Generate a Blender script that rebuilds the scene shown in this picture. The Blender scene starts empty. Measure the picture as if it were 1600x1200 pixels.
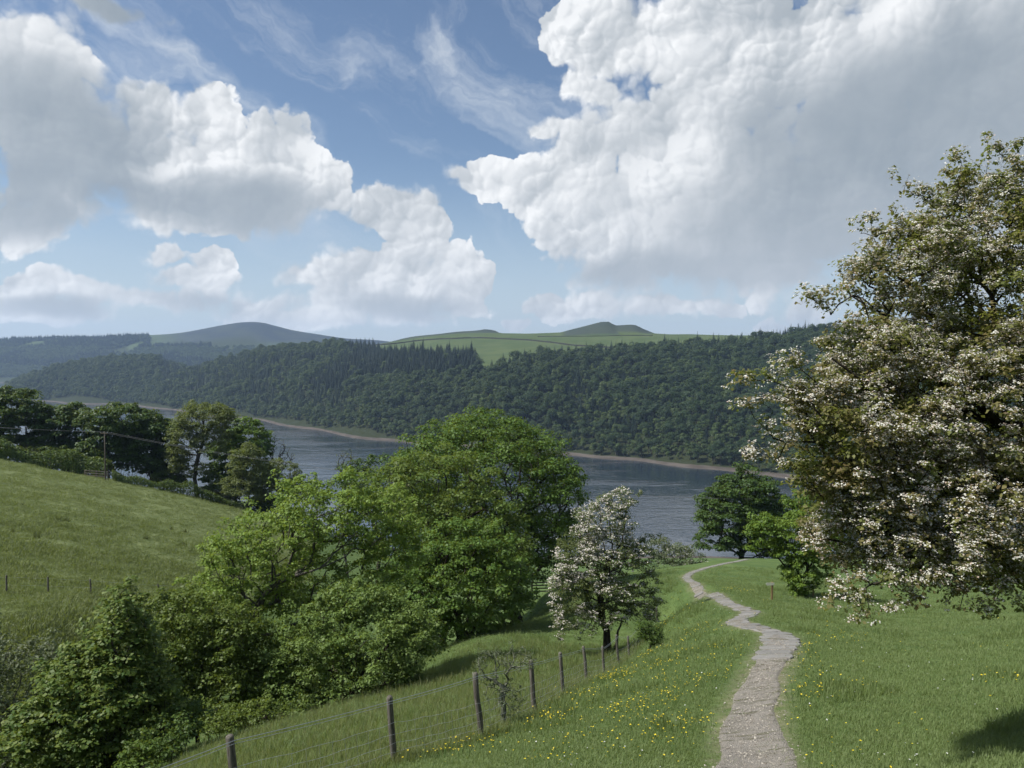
import bpy, math, random
import numpy as np
from mathutils import Vector, Matrix

rng = np.random.default_rng(7)
random.seed(7)
scene = bpy.context.scene
COL = scene.collection

# ------------------------------------------------------------------ camera
# World metres: the eye is at z = 0, y looks down the valley, x to the right.
FPX = 1200.0
HORIZON = 555.0
PITCH = math.atan((600.0 - HORIZON) / FPX)
cam_data = bpy.data.cameras.new("camera")
cam_data.sensor_width = 36.0
cam_data.lens = 36.0 * FPX / 1600.0
cam_data.clip_start = 0.1
cam_data.clip_end = 40000
cam = bpy.data.objects.new("camera", cam_data)
COL.objects.link(cam)
cam.location = (0, 0, 0)
cam.rotation_euler = (math.pi / 2 - PITCH, 0, 0)
scene.camera = cam

SUN_AZ = math.radians(-100)      # from the view direction, negative is to the left
SUN_EL = math.radians(52)
sun_dir = Vector((math.sin(SUN_AZ) * math.cos(SUN_EL), math.cos(SUN_AZ) * math.cos(SUN_EL), math.sin(SUN_EL)))

scene.view_settings.view_transform = 'Standard'
scene.view_settings.look = 'None'
scene.view_settings.gamma = 1.0
scene.view_settings.exposure = 0.5
scene.view_settings.use_curve_mapping = False
cy = scene.cycles
cy.use_adaptive_sampling = True
cy.adaptive_threshold = 0.02
cy.use_denoising = True
cy.max_bounces = 6
cy.diffuse_bounces = 3
cy.glossy_bounces = 2
cy.transmission_bounces = 4
cy.volume_bounces = 0
cy.transparent_max_bounces = 8
cy.sample_clamp_indirect = 4.0


# ------------------------------------------------------------------ node helpers
class NB:
    """Small helper that writes node maths as expressions."""
    def __init__(self, tree):
        self.t = tree

    def n(self, typ, **kw):
        nd = self.t.nodes.new(typ)
        for k, v in kw.items():
            setattr(nd, k, v)
        return nd

    def put(self, sock, val):
        if isinstance(val, bpy.types.NodeSocket):
            self.t.links.new(val, sock)
        else:
            sock.default_value = val

    def m(self, op, a, b=None, c=None, clamp=False):
        nd = self.n('ShaderNodeMath', operation=op, use_clamp=clamp)
        for i, v in enumerate((a, b, c)):
            if v is not None:
                self.put(nd.inputs[i], v)
        return nd.outputs[0]

    def v(self, op, a, b=None, c=None, out=0):
        nd = self.n('ShaderNodeVectorMath', operation=op)
        for i, v in enumerate((a, b, c)):
            if v is not None:
                self.put(nd.inputs[i], v)
        return nd.outputs[out]

    def xyz(self, x, y, z):
        nd = self.n('ShaderNodeCombineXYZ')
        for i, v in enumerate((x, y, z)):
            self.put(nd.inputs[i], v)
        return nd.outputs[0]

    def sep(self, v):
        nd = self.n('ShaderNodeSeparateXYZ')
        self.put(nd.inputs[0], v)
        return nd.outputs

    def ramp(self, val, lo, hi, a=0.0, b=1.0, smooth=True):
        nd = self.n('ShaderNodeMapRange', interpolation_type='SMOOTHSTEP' if smooth else 'LINEAR')
        self.put(nd.inputs[0], val)
        for i, v in enumerate((lo, hi, a, b)):
            self.put(nd.inputs[i + 1], v)
        return nd.outputs[0]

    def noise(self, vec, scale, detail=4, rough=0.5, lac=2.0, dist=0.0, color=False):
        nd = self.n('ShaderNodeTexNoise')
        if vec is not None:
            self.put(nd.inputs['Vector'], vec)
        nd.inputs['Scale'].default_value = scale
        nd.inputs['Detail'].default_value = detail
        nd.inputs['Roughness'].default_value = rough
        nd.inputs['Lacunarity'].default_value = lac
        nd.inputs['Distortion'].default_value = dist
        return nd.outputs[1 if color else 0]

    def mix(self, f, a, b, blend='MIX'):
        nd = self.n('ShaderNodeMix', data_type='RGBA', blend_type=blend)
        nd.clamp_factor = True
        self.put(nd.inputs[0], f)
        for i, v in ((6, a), (7, b)):
            if isinstance(v, tuple) and len(v) == 3:
                v = v + (1.0,)
            self.put(nd.inputs[i], v)
        return nd.outputs[2]


# ------------------------------------------------------------------ sky
def ray(u, v):
    cx, cyy = (u - 800.0) / FPX, (600.0 - v) / FPX
    c, s = math.cos(PITCH), math.sin(PITCH)
    return cx, c + s * cyy, -s + c * cyy


def az_el(u, v):
    x, y, z = ray(u, v)
    return math.atan2(x, y), math.atan2(z, math.hypot(x, y))


world = bpy.data.worlds.new("World")
scene.world = world
world.use_nodes = True
wt = world.node_tree
wt.nodes.clear()
W = NB(wt)
tc = W.n('ShaderNodeTexCoord')
dirv = W.v('NORMALIZE', tc.outputs['Generated'])
dx, dy, dz = W.sep(dirv)
azs = W.m('ARCTAN2', dx, dy)
els = W.m('ARCSINE', dz)

sky = W.n('ShaderNodeTexSky', sky_type='NISHITA')
sky.sun_disc = False
sky.sun_elevation = SUN_EL
sky.sun_rotation = SUN_AZ
sky.altitude = 300
sky.air_density = 1.0
sky.dust_density = 0.6
sky.ozone_density = 2.0

# cumulus heaps: centre and size in photograph pixels, turned into azimuth and elevation
BLOBS = [
    (70, 120, 130, 105), (150, 215, 185, 75), (240, 165, 85, 70), (330, 175, 42, 58), (270, 260, 150, 80),
    (432, 225, 62, 60), (430, 285, 110, 75), (495, 285, 48, 48), (60, 300, 160, 55), (330, 325, 140, 40),
    (20, 345, 90, 50), (250, 395, 42, 24), (325, 405, 34, 26), (300, 432, 70, 28),
    (60, 452, 80, 32), (150, 463, 66, 24), (260, 470, 120, 26), (60, 490, 170, 24),
    (620, 325, 74, 38), (640, 385, 52, 66), (615, 425, 110, 52), (705, 428, 52, 48), (510, 425, 80, 30),
    (590, 470, 170, 42), (410, 478, 52, 28), (480, 500, 130, 20),
    (755, 288, 62, 30), (840, 290, 60, 46), (825, 208, 28, 16), (888, 135, 28, 26), (935, 150, 55, 26),
    (915, 235, 80, 55), (940, 320, 95, 80), (900, 20, 45, 40), (985, 55, 95, 75), (1060, 240, 140, 105),
    (980, 400, 110, 60), (1180, 170, 120, 140), (1130, 30, 180, 70), (1250, 320, 300, 120), (1420, 110, 260, 190),
    (1150, 400, 260, 58), (1600, 260, 300, 260), (1000, 200, 80, 50),
    (862, 480, 50, 36), (925, 478, 60, 26), (1060, 475, 110, 20), (1270, 492, 42, 26), (800, 505, 30, 16), (1215, 503, 26, 14),
    (150, 5, 140, 26), (190, 240, 200, 110), (1170, 260, 250, 190), (1460, 270, 290, 240), (1270, 80, 330, 130), (1330, 200, 200, 160), (1080, 330, 160, 100), (966, 240, 46, 46), (1237, 160, 60, 60), (1253, 8, 80, 40), (985, 320, 40, 40), (868, 203, 50, 22), (600, 310, 62, 22), (660, 350, 42, 50), (740, 425, 26, 30), (350, 140, 24, 26), (875, 60, 26, 40), (930, 105, 50, 26),
]
rs = np.random.default_rng(3)
for k in range(12):                       # the rest of the sky carries on in the same way
    a = math.radians(rs.uniform(48, 312))
    if a > math.pi:
        a -= 2 * math.pi
    e = math.radians(rs.uniform(6, 62))
    BLOBS.append((None, a, e, math.radians(rs.uniform(9, 20)), math.radians(rs.uniform(5, 11))))
GREY = [(90, 190, 150, 80), (30, 250, 130, 60), (200, 300, 90, 30), (380, 318, 140, 40), (440, 345, 60, 26), (40, 330, 90, 40), (230, 20, 130, 40),
        (1490, 280, 280, 170), (1320, 360, 260, 90), (1300, 250, 150, 100), (1420, 170, 150, 90), (1150, 425, 260, 34), (1560, 160, 130, 160),
        (640, 478, 80, 20), (960, 430, 70, 20), (330, 478, 50, 20), (90, 482, 80, 16)]


def ellipse(b):
    if b[0] is None:
        return b[1:]
    u, v, ru, rv = b
    a, e = az_el(u, v)
    a2, _ = az_el(u + ru, v)
    a1, _ = az_el(u - ru, v)
    _, e2 = az_el(u, v - rv)
    _, e1 = az_el(u, v + rv)
    return a, e, (a2 - a1) / 2, (e2 - e1) / 2


warpn = W.noise(dirv, 7.0, 5, 0.55, color=True)
warp2 = W.noise(dirv, 26.0, 4, 0.6, color=True)
flat = W.xyz(azs, els, 0.0)
wv = W.v('MULTIPLY_ADD', W.v('SUBTRACT', warpn, (0.5, 0.5, 0.5)), (0.11, 0.08, 0.0), flat)
wv = W.v('MULTIPLY_ADD', W.v('SUBTRACT', warp2, (0.5, 0.5, 0.5)), (0.03, 0.028, 0.0), wv)


def field(blobs, vec, k):
    acc = None
    for b in blobs:
        a, e, ra, re = ellipse(b)
        q = W.v('MULTIPLY_ADD', vec, (1 / ra, 1 / re, 0), (-a / ra, -e / re, 0))
        ln = W.v('LENGTH', q, out=1)
        acc = ln if acc is None else W.m('SMOOTH_MIN', acc, ln, k)
    return W.m('SUBTRACT', 1.0, acc)


wsoft = W.v('MULTIPLY_ADD', W.v('SUBTRACT', warpn, (0.5, 0.5, 0.5)), (0.07, 0.05, 0.0), flat)
F = field(BLOBS, wv, 0.36)
G = field(GREY, wsoft, 0.5)


def puffs(vec, octs):
    """Rounded heaps upon heaps: tops bulge, creases between them."""
    acc = None
    for scale, amp in octs:
        nd = W.n('ShaderNodeTexVoronoi', feature='F1', voronoi_dimensions='2D', distance='EUCLIDEAN')
        W.put(nd.inputs['Vector'], vec)
        nd.inputs['Scale'].default_value = scale
        nd.inputs['Detail'].default_value = 0
        d2 = W.m('MULTIPLY', nd.outputs['Distance'], nd.outputs['Distance'])
        acc = W.m('MULTIPLY', d2, -amp) if acc is None else W.m('MULTIPLY_ADD', d2, -amp, acc)
    return acc


wdir = W.v('MULTIPLY_ADD', W.v('SUBTRACT', warp2, (0.5, 0.5, 0.5)), (0.022, 0.022, 0.0), flat)
wdir = W.v('MULTIPLY_ADD', W.v('SUBTRACT', warpn, (0.5, 0.5, 0.5)), (0.08, 0.08, 0.0), wdir)
BIG, SMALL = ((6.5, 0.50), (15.0, 0.30)), ((34.0, 0.16), (78.0, 0.09))
B0, S0 = puffs(wdir, BIG), puffs(wdir, SMALL)
P0 = W.m('ADD', W.m('ADD', B0, S0), 0.20)
off = Vector((-0.75, 0.70, 0.0)).normalized()
B1, S1 = puffs(W.v('ADD', wdir, tuple(off * 0.022)), BIG), puffs(W.v('ADD', wdir, tuple(off * 0.006)), SMALL)
fine = W.noise(dirv, 85.0, 4, 0.65)
dens = W.m('MULTIPLY_ADD', P0, 1.15, W.m('MULTIPLY_ADD', S0, 1.1, W.m('ADD', F, 0.02)))
dens = W.m('MULTIPLY_ADD', W.m('SUBTRACT', fine, 0.5), 0.22, dens)
grey0 = W.ramp(G, -0.55, 0.65)
# crisp on the sunlit crowns, torn and thin on the shaded side
soft = W.m('MULTIPLY_ADD', grey0, 0.12, W.ramp(W.sep(warpn)[2], 0.40, 0.64, 0.08, 0.50))
mask = W.ramp(dens, -0.10, W.m('SUBTRACT', soft, 0.10))
thick = W.ramp(F, -0.15, 0.65)
slope = W.m('MULTIPLY_ADD', W.m('SUBTRACT', S0, S1), 1.8, W.m('SUBTRACT', B0, B1))
lit = W.ramp(slope, -0.16, 0.15, smooth=False)
grey = W.m('MULTIPLY', grey0, W.ramp(F, -0.35, 0.30))
relief = W.m('MULTIPLY', W.m('SUBTRACT', 1.0, lit), W.m('MULTIPLY_ADD', grey, -0.24, W.ramp(W.sep(warpn)[1], 0.36, 0.64, 0.28, 0.62)))
shade = W.m('MULTIPLY_ADD', grey, W.m('ADD', 0.20, W.m('MULTIPLY', W.noise(dirv, 11.0, 5, 0.58), 1.45)), relief)
shade = W.m('MULTIPLY_ADD', W.m('SUBTRACT', P0, 0.05), -0.35, shade)
shade = W.m('MAXIMUM', W.m('MULTIPLY_ADD', thick, 0.07, shade), 0.0)
shade = W.m('SUBTRACT', 1.0, W.m('EXPONENT', W.m('MULTIPLY', shade, -2.0)))
cloud = W.mix(shade, (9.7, 9.8, 9.9), (2.6, 3.15, 3.7))
# thin high streaks, bent and frayed
sv = W.v('MULTIPLY', W.xyz(W.m('ADD', W.m('MULTIPLY', azs, 0.80), W.m('MULTIPLY', els, -0.6)),
                           W.m('ADD', W.m('MULTIPLY', azs, 0.5), W.m('MULTIPLY', els, 0.95)), 0.3), (1.6, 6.0, 1.0))
sv = W.v('MULTIPLY_ADD', warpn, (0.9, 0.9, 0.0), sv)
cir = W.noise(sv, 2.2, 6, 0.60, dist=0.5)
cir = W.m('MULTIPLY', W.ramp(cir, 0.43, 0.82), W.ramp(els, 0.06, 0.25))
low = W.ramp(els, -0.02, 0.26, 1.0, 0.0)
base = W.mix(W.m('MULTIPLY', cir, 0.75), sky.outputs[0], (6.5, 7.0, 7.6))
base = W.mix(W.m('MULTIPLY', low, 0.70), base, (5.6, 6.6, 7.8))
cloud = W.mix(W.m('MULTIPLY', low, 0.45), cloud, (7.2, 7.6, 8.1))
final = W.mix(mask, base, cloud)
world.cycles.sampling_method = 'MANUAL'
world.cycles.sample_map_resolution = 256
bg = W.n('ShaderNodeBackground')
bg.inputs['Strength'].default_value = 0.076
wt.links.new(final, bg.inputs['Color'])
wo = W.n('ShaderNodeOutputWorld')
wt.links.new(bg.outputs[0], wo.inputs['Surface'])

sun_data = bpy.data.lights.new("sun", 'SUN')
sun_data.energy = 4.8
sun_data.angle = math.radians(2.5)
sun_data.color = (1.0, 0.965, 0.90)
sun = bpy.data.objects.new("sun", sun_data)
COL.objects.link(sun)
sun.rotation_euler = (-sun_dir).to_track_quat('-Z', 'Y').to_euler()

# ------------------------------------------------------------------ lay of the land
WATER_Z = -126.0
EYE = 1.65


def P(u, v, d):
    """Point seen at photograph pixel (u, v), d metres down the valley."""
    x, y, z = ray(u, v)
    return np.array((x, y, z)) * (d / y)


def PZ(u, d, z):
    """Point at bearing u, d metres down the valley, at height z."""
    return np.array(((u - 800.0) / FPX * d * math.cos(PITCH), d, z))


FENCE = [(-20, 1470, 7.2), (372, 1278, 9.7), (616, 1194, 12.5), (752, 1160, 14.2), (835, 1120, 17), (880, 1092, 20), (917, 1072, 23.5),
         (944, 1058, 27), (967, 1041, 30), (984, 1031, 33.5), (1004, 1004, 38), (1018, 984, 43), (1027, 976, 47)]
PATH = [(1190, 1480, 5.5), (1180, 1200, 10.5), (1172, 1130, 12.9), (1192, 1060, 16.2), (1212, 1022, 19.2), (1217, 1000, 21.6), (1212, 990, 23.2),
        (1172, 979, 25.0), (1150, 971, 26.8), (1158, 966, 28.6), (1172, 958, 30.6), (1160, 951.5, 32.4), (1137, 942, 35.2),
        (1112, 927, 42), (1088, 915, 50), (1074, 905, 58), (1077, 897, 65), (1100, 888.5, 73), (1135, 880, 82), (1168, 873.5, 92)]
VIS = []
VIS += FENCE + PATH[1:]
VIS += [(1400, 1200, 9.0), (1400, 1100, 13), (1400, 1030, 20), (1400, 985, 30), (1400, 940, 50), (1400, 905, 82),
        (1600, 1200, 7.6), (1600, 1100, 11), (1600, 1030, 16.5), (1600, 985, 25), (1600, 935, 45), (1600, 895, 80),
        (1900, 1200, 7.0), (1900, 1050, 13), (1900, 960, 28), (1900, 900, 70),
        (1280, 1060, 15.5), (1290, 1000, 23), (1240, 938, 44), (1300, 925, 50), (1212, 942, 40), (1240, 900, 66), (1200, 880, 86), (1260, 880, 88), (1350, 878, 90),
        (1150, 905, 60), (1130, 912, 54), (1000, 905, 66), (1030, 890, 80), (1090, 882, 90), (1010, 940, 48), (1060, 960, 36), (1080, 1010, 24), (1050, 1100, 15),
        (900, 960, 52), (880, 930, 68), (850, 928, 74), (740, 990, 49), (690, 1022, 41), (790, 1040, 31), (700, 1100, 22), (600, 1085, 30), (500, 1130, 22), (430, 1138, 24), (300, 1180, 20), (250, 1215, 18.5),
        # far side of the gully: the sloping field
        (0, 926, 50), (67, 927, 53), (135, 927, 56), (190, 929, 59), (240, 931, 62), (320, 935, 67), (-150, 926, 46),
        (40, 985, 42), (100, 960, 46),
        (100, 880, 64), (0, 850, 66), (0, 790, 85), (0, 745, 108), (0, 719, 128), (200, 850, 80), (200, 800, 104), (200, 775, 120), (160, 748, 134),
        (330, 860, 88), (330, 812, 118), (300, 777, 142), (420, 803, 150), (-250, 690, 130), (-250, 830, 62), (480, 822, 152)]
HID = [  # (u, d, z) for ground the photograph cannot show
    (120, 38, -19.0), (250, 36, -19.0), (350, 42, -20.5), (430, 48, -22), (560, 52, -24), (650, 60, -26), (760, 72, -28), (-100, 34, -17.5), (150, 26, -14.5),
    (500, 70, -26), (560, 100, -31), (700, 100, -34), (850, 95, -31), (600, 160, -42), (800, 150, -46), (1000, 110, -31), (1165, 115, -31.5),
    (-300, 160, -24), (0, 160, -27), (200, 175, -33), (400, 190, -42), (-300, 260, -62), (0, 260, -64), (300, 270, -70), (600, 270, -78), (900, 260, -80), (1200, 200, -58), (1200, 300, -87), (1500, 120, -32), (1500, 220, -62), (1900, 150, -30), (1900, 300, -75),
]
for u in (-700, -300, 0, 300, 600, 900, 1200, 1500, 1900, 2400):
    HID += [(u, 440, -119), (u, 475, -127), (u, 560, -138)]
SHORE = [(75, 627, None), (200, 632, None), (270, 640.5, None), (400, 655.5, None), (500, 672.5, None), (620, 690, None), (740, 700, None), (880, 711, None), (1000, 720.5, None), (1130, 735, None), (1220, 746, None), (1400, 762, None), (1700, 790, None), (2200, 820, None)]


def shore_d(u):
    us = [s[0] for s in SHORE]
    ds = [-WATER_Z / math.tan(-az_el(s[0], s[1])[1]) * math.cos(az_el(s[0], s[1])[0]) for s in SHORE]
    return float(np.interp(u, us, ds))


for s in SHORE:
    d0 = shore_d(s[0])
    HID += [(s[0], d0 - 1, WATER_Z), (s[0], d0 * 0.94, WATER_Z - 8), (s[0], d0 * 0.75, WATER_Z - 14), (s[0], d0 + 28, WATER_Z + 6.0)]
HID += [(-300, 1200, -140), (-300, 2000, -140), (-300, 2800, -138), (-20, 2300, -130), (-20, 2900, -134), (-40, 3480, -126), (-300, 3500, -126), (-800, 1500, -140), (-800, 3300, -126), (60, 3000, -126), (250, 3000, -110), (500, 3000, -60), (20, 2160, -124)]
# far bank: (u, v of the ground, d)
VIS += [(60, 590, 2250), (100, 580, 2320), (130, 572, 2350), (200, 566, 2350), (255, 567, 2350), (295, 581, 2330), (340, 571, 2220), (380, 561, 2140), (430, 551, 2050), (520, 545, 1950), (600, 556, 1800),
        (130, 605, 2130), (270, 605, 1960), (400, 610, 1680), (400, 580, 1850), (520, 620, 1430), (520, 580, 1620), (640, 640, 1230), (640, 600, 1340), (700, 562, 1480), (640, 558, 1560),
        (760, 574, 1340), (760, 620, 1170), (750, 660, 1080), (860, 568, 1330), (860, 620, 1130), (880, 670, 1030), (980, 560, 1330), (1000, 620, 1120), (1000, 675, 985), (1050, 549, 1400),
        (1150, 544, 1400), (1130, 590, 1180), (1130, 650, 970), (1290, 533, 1350), (1290, 600, 1080), (1290, 680, 880), (1600, 535, 1300), (1600, 640, 950), (2100, 540, 1300), (2100, 680, 900),
        # open pasture and its skyline
        (600, 540, 1990), (650, 531, 2020), (720, 529, 1900), (790, 532, 1800), (860, 535, 1720), (975, 545, 1560), (1050, 534, 1600), (640, 526.5, 2120), (700, 521, 2200), (745, 518.5, 2150), (800, 521, 2050),
        (890, 519.5, 1950), (950, 520.5, 1900), (1020, 522, 1850), (1090, 523, 1800), (1290, 525, 1700), (1600, 527, 1650), (2100, 528, 1650),
        (560, 541, 2050), (760, 550, 1600), (900, 545, 1600),
        (500, 570, 2500), (600, 560, 2600), (750, 545, 2700), (950, 545, 2700), (1300, 550, 2700), (1900, 550, 2700),
        # the hills beyond
        (-200, 600, 3560), (0, 596, 3560), (-200, 570, 3800), (0, 566, 3850), (0, 534, 4350), (-200, 540, 4350), (100, 531, 4350), (100, 566, 3900), (200, 528, 4350), (200, 560, 3950), (280, 524, 4400), (280, 548, 4000), (330, 513, 4500), (380, 506, 4550), (412, 507.5, 4550), (450, 516, 4550), (500, 523, 4600), (590, 531, 4700), (380, 535, 4100), (450, 538, 4100), (550, 545, 4100),
        (330, 540, 4050), (700, 541, 4700), (1000, 548, 4700), (1800, 548, 4700), (-900, 550, 4300)]
far = []
for u in (-900, -200, 100, 380, 600, 1000, 1800):
    far.append((u, 6200, -150))
    far.append((u, 7600, -200))
HID += far
CP = [P(*c) for c in VIS] + [PZ(*h) for h in HID]
# flanks and the hillside behind the camera
for az in range(50, 311, 20):
    a = math.radians(az)
    for r in (4, 12, 40, 130, 480):
        side = math.sin(a)
        z = -EYE + r * (0.16 * side - 0.33 * math.cos(a) * 0.9)
        if r > 100:
            z = -EYE + r * (0.10 * max(side, -0.6) - 0.25 * math.cos(a)) * (0.7 if side < 0 else 0.8)
        z = max(z, -110)
        CP.append(np.array((r * math.sin(a), r * math.cos(a), z)))
    CP.append(np.array((3500 * math.sin(a), 3500 * math.cos(a), 60.0)))
    CP.append(np.array((7600 * math.sin(a), 7600 * math.cos(a), -50.0)))
for az in (-40, -20, 0, 20, 40):
    a = math.radians(az)
    for r in (1.5, 4.0):
        CP.append(np.array((r * math.sin(a), r * math.cos(a), -EYE - 0.335 * r * math.cos(a) + 0.06 * r * math.sin(a))))
CP = np.array(CP)
_th = np.arctan2(CP[:, 0], CP[:, 1])
_r = np.hypot(CP[:, 0], CP[:, 1])
_s = (CP[:, 2] + EYE) / _r
KA = 2.2
CF = np.stack([_th * KA, np.log(_r)], 1)
CC = 0.05


def _phi(a, b):
    d = a[:, None, :] - b[None, :, :]
    return np.sqrt((d ** 2).sum(-1) + CC * CC)


_wrap = 2 * math.pi * KA
C3 = np.concatenate([CF, CF + (_wrap, 0), CF - (_wrap, 0)])
S3 = np.concatenate([_s, _s, _s])
sel = np.abs(C3[:, 0]) < _wrap * 0.75
C3, S3 = C3[sel], S3[sel]
_A = _phi(C3, C3)
_A[np.diag_indices(len(C3))] -= 0.004
RW = np.linalg.solve(_A, S3)


def vnoise(x, y, seed=0):
    """Smooth value noise in numpy, -1 to 1."""
    xi, yi = np.floor(x).astype(np.int64), np.floor(y).astype(np.int64)
    fx, fy = x - xi, y - yi
    fx, fy = fx * fx * (3 - 2 * fx), fy * fy * (3 - 2 * fy)

    def h(a, b):
        n = (a * 374761393 + b * 668265263 + seed * 974634777) & 0xffffffff
        n = ((n ^ (n >> 13)) * 1274126177) & 0xffffffff
        return ((n ^ (n >> 16)) & 0xffff) / 32767.5 - 1.0
    a, b, c, d = h(xi, yi), h(xi + 1, yi), h(xi, yi + 1), h(xi + 1, yi + 1)
    return (a * (1 - fx) + b * fx) * (1 - fy) + (c * (1 - fx) + d * fx) * fy


def fbm(x, y, oct=4, seed=0):
    s, a = 0.0, 1.0
    for i in range(oct):
        s = s + a * vnoise(x * 2 ** i, y * 2 ** i, seed + i)
        a *= 0.5
    return s / 1.9


# the path, resampled, is used to keep the ground smooth under it
_pp = np.array([P(*p) for p in PATH])


def catmull(pts, n):
    out = []
    m = len(pts)
    for i in range(m - 1):
        p0, p1, p2, p3 = pts[max(i - 1, 0)], pts[i], pts[i + 1], pts[min(i + 2, m - 1)]
        for k in range(n):
            t = k / n
            out.append(0.5 * ((2 * p1) + (-p0 + p2) * t + (2 * p0 - 5 * p1 + 4 * p2 - p3) * t * t + (-p0 + 3 * p1 - 3 * p2 + p3) * t ** 3))
    out.append(pts[-1])
    return np.array(out)


PATHC = catmull(_pp, 24)


def path_dist(x, y):
    out = np.full(len(x), 1e9)
    near = np.hypot(x, y) < 110
    if near.any():
        q = np.stack([x[near], y[near]], 1)
        best = np.full(len(q), 1e9)
        for i in range(0, len(q), 20000):
            d = ((q[i:i + 20000, None, :] - PATHC[None, ::3, :2]) ** 2).sum(-1)
            best[i:i + 20000] = np.sqrt(d.min(1))
        out[near] = best
    return out


TOR = [(875, 0), (892, 5), (915, 10.5), (938, 16.5), (952, 17), (960, 11.5), (985, 13.5), (994, 12.5), (1004, 7), (1022, 0)]
TOR3 = [(240, 0), (330, 0.8), (352, 2.0), (376, 3.6), (395, 3.8), (414, 3.4), (428, 2.0), (455, 0.8), (540, 0)]
TOR2 = [(590, 0), (690, 0.6), (735, 2.0), (750, 3.6), (757, 5.2), (772, 4.6), (781, 0.5), (790, 0)]


def height(x, y):
    x, y = np.asarray(x, float), np.asarray(y, float)
    r = np.maximum(np.hypot(x, y), 0.3)
    th = np.arctan2(x, y)
    f = np.stack([th * KA, np.log(r)], 1)
    s = np.empty(len(r))
    for i in range(0, len(r), 20000):
        s[i:i + 20000] = _phi(f[i:i + 20000], C3) @ RW
    z = s * r - EYE
    amp = np.clip((r - 3) / 25, 0, 1) * np.where(r < 250, 1.0, 0.0)
    bump = 0.28 * fbm(x / 9.0, y / 9.0, 3, 5) + 0.10 * fbm(x / 2.1, y / 2.1, 3, 9)
    bump = bump + 0.035 * vnoise(x / 0.45, y / 0.45, 21)
    pd = path_dist(x, y)
    keep = np.clip((pd - 0.5) / 2.5, 0.0, 1.0)
    z = z + amp * bump * keep
    farr = np.clip((r - 600) / 600, 0, 1)
    z = z + farr * (3.0 * fbm(x / 140.0, y / 140.0, 3, 31)) * np.where(z > WATER_Z + 8, 1, 0.15)
    # the two gritstone tops on the pasture skyline
    u = 800 + FPX * x / np.maximum(y, 1.0)
    for prof, dc, dw, k in ((TOR, 1930.0, 120.0, 1930 / FPX), (TOR2, 2190.0, 90.0, 2190 / FPX), (TOR3, 4550.0, 420.0, 4550 / FPX)):
        h = np.interp(u, [p[0] for p in prof], [p[1] for p in prof]) * k
        fall = np.clip(1 - np.abs(y - dc) / dw, 0, 1)
        z = z + np.where(y > 100, h * fall * fall * (3 - 2 * fall), 0)
    return z


def ground_z(x, y):
    return float(height(np.array([x]), np.array([y]))[0])


def on_ground(u, d, dz=0.0):
    x = (u - 800.0) / FPX * d * math.cos(PITCH)
    return np.array((x, d, ground_z(x, d) + dz))


# ------------------------------------------------------------------ mesh helpers
def mesh_obj(name, verts, faces, mat=None, parent=None, smooth=False, edges=()):
    me = bpy.data.meshes.new(name)
    verts = np.asarray(verts, dtype=np.float32)
    if isinstance(faces, np.ndarray):
        nv, nf, k = len(verts), len(faces), faces.shape[1]
        me.vertices.add(nv)
        me.vertices.foreach_set("co", verts.ravel())
        me.loops.add(nf * k)
        me.loops.foreach_set("vertex_index", faces.astype(np.int32).ravel())
        me.polygons.add(nf)
        me.polygons.foreach_set("loop_start", np.arange(0, nf * k, k, dtype=np.int32))
        if smooth:
            me.polygons.foreach_set("use_smooth", np.ones(nf, dtype=bool))
        me.update(calc_edges=True)
    else:
        me.from_pydata([tuple(map(float, v)) for v in verts], [], faces)
        if smooth:
            me.polygons.foreach_set("use_smooth", np.ones(len(me.polygons), dtype=bool))
        me.update()
    if mat is not None:
        me.materials.append(mat)
    ob = bpy.data.objects.new(name, me)
    COL.objects.link(ob)
    if parent is not None:
        ob.parent = parent
    return ob


def empty(name, loc):
    e = bpy.data.objects.new(name, None)
    e.location = tuple(map(float, loc))
    e.empty_display_size = 0.3
    COL.objects.link(e)
    return e


def tag(o, label=None, cat=None, group=None, kind=None):
    if label:
        o["label"] = label
    if cat:
        o["category"] = cat
    if group:
        o["group"] = group
    if kind:
        o["kind"] = kind
    return o


# ------------------------------------------------------------------ materials
def new_mat(name):
    m = bpy.data.materials.new(name)
    m.use_nodes = True
    m.node_tree.nodes.clear()
    nb = NB(m.node_tree)
    out = nb.n('ShaderNodeOutputMaterial')
    return m, nb, out


def principled(nb, out, color, rough=0.8, spec=0.3, normal=None):
    p = nb.n('ShaderNodeBsdfPrincipled')
    if isinstance(color, tuple):
        p.inputs['Base Color'].default_value = color + (1,) if len(color) == 3 else color
    else:
        nb.put(p.inputs['Base Color'], color)
    nb.put(p.inputs['Roughness'], rough)
    p.inputs['Specular IOR Level'].default_value = spec
    if normal is not None:
        nb.put(p.inputs['Normal'], normal)
    nb.t.links.new(p.outputs[0], out.inputs['Surface'])
    return p


def bump(nb, h, strength, dist):
    b = nb.n('ShaderNodeBump')
    b.inputs['Strength'].default_value = strength
    b.inputs['Distance'].default_value = dist
    nb.put(b.inputs['Height'], h)
    return b.outputs[0]


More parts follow.
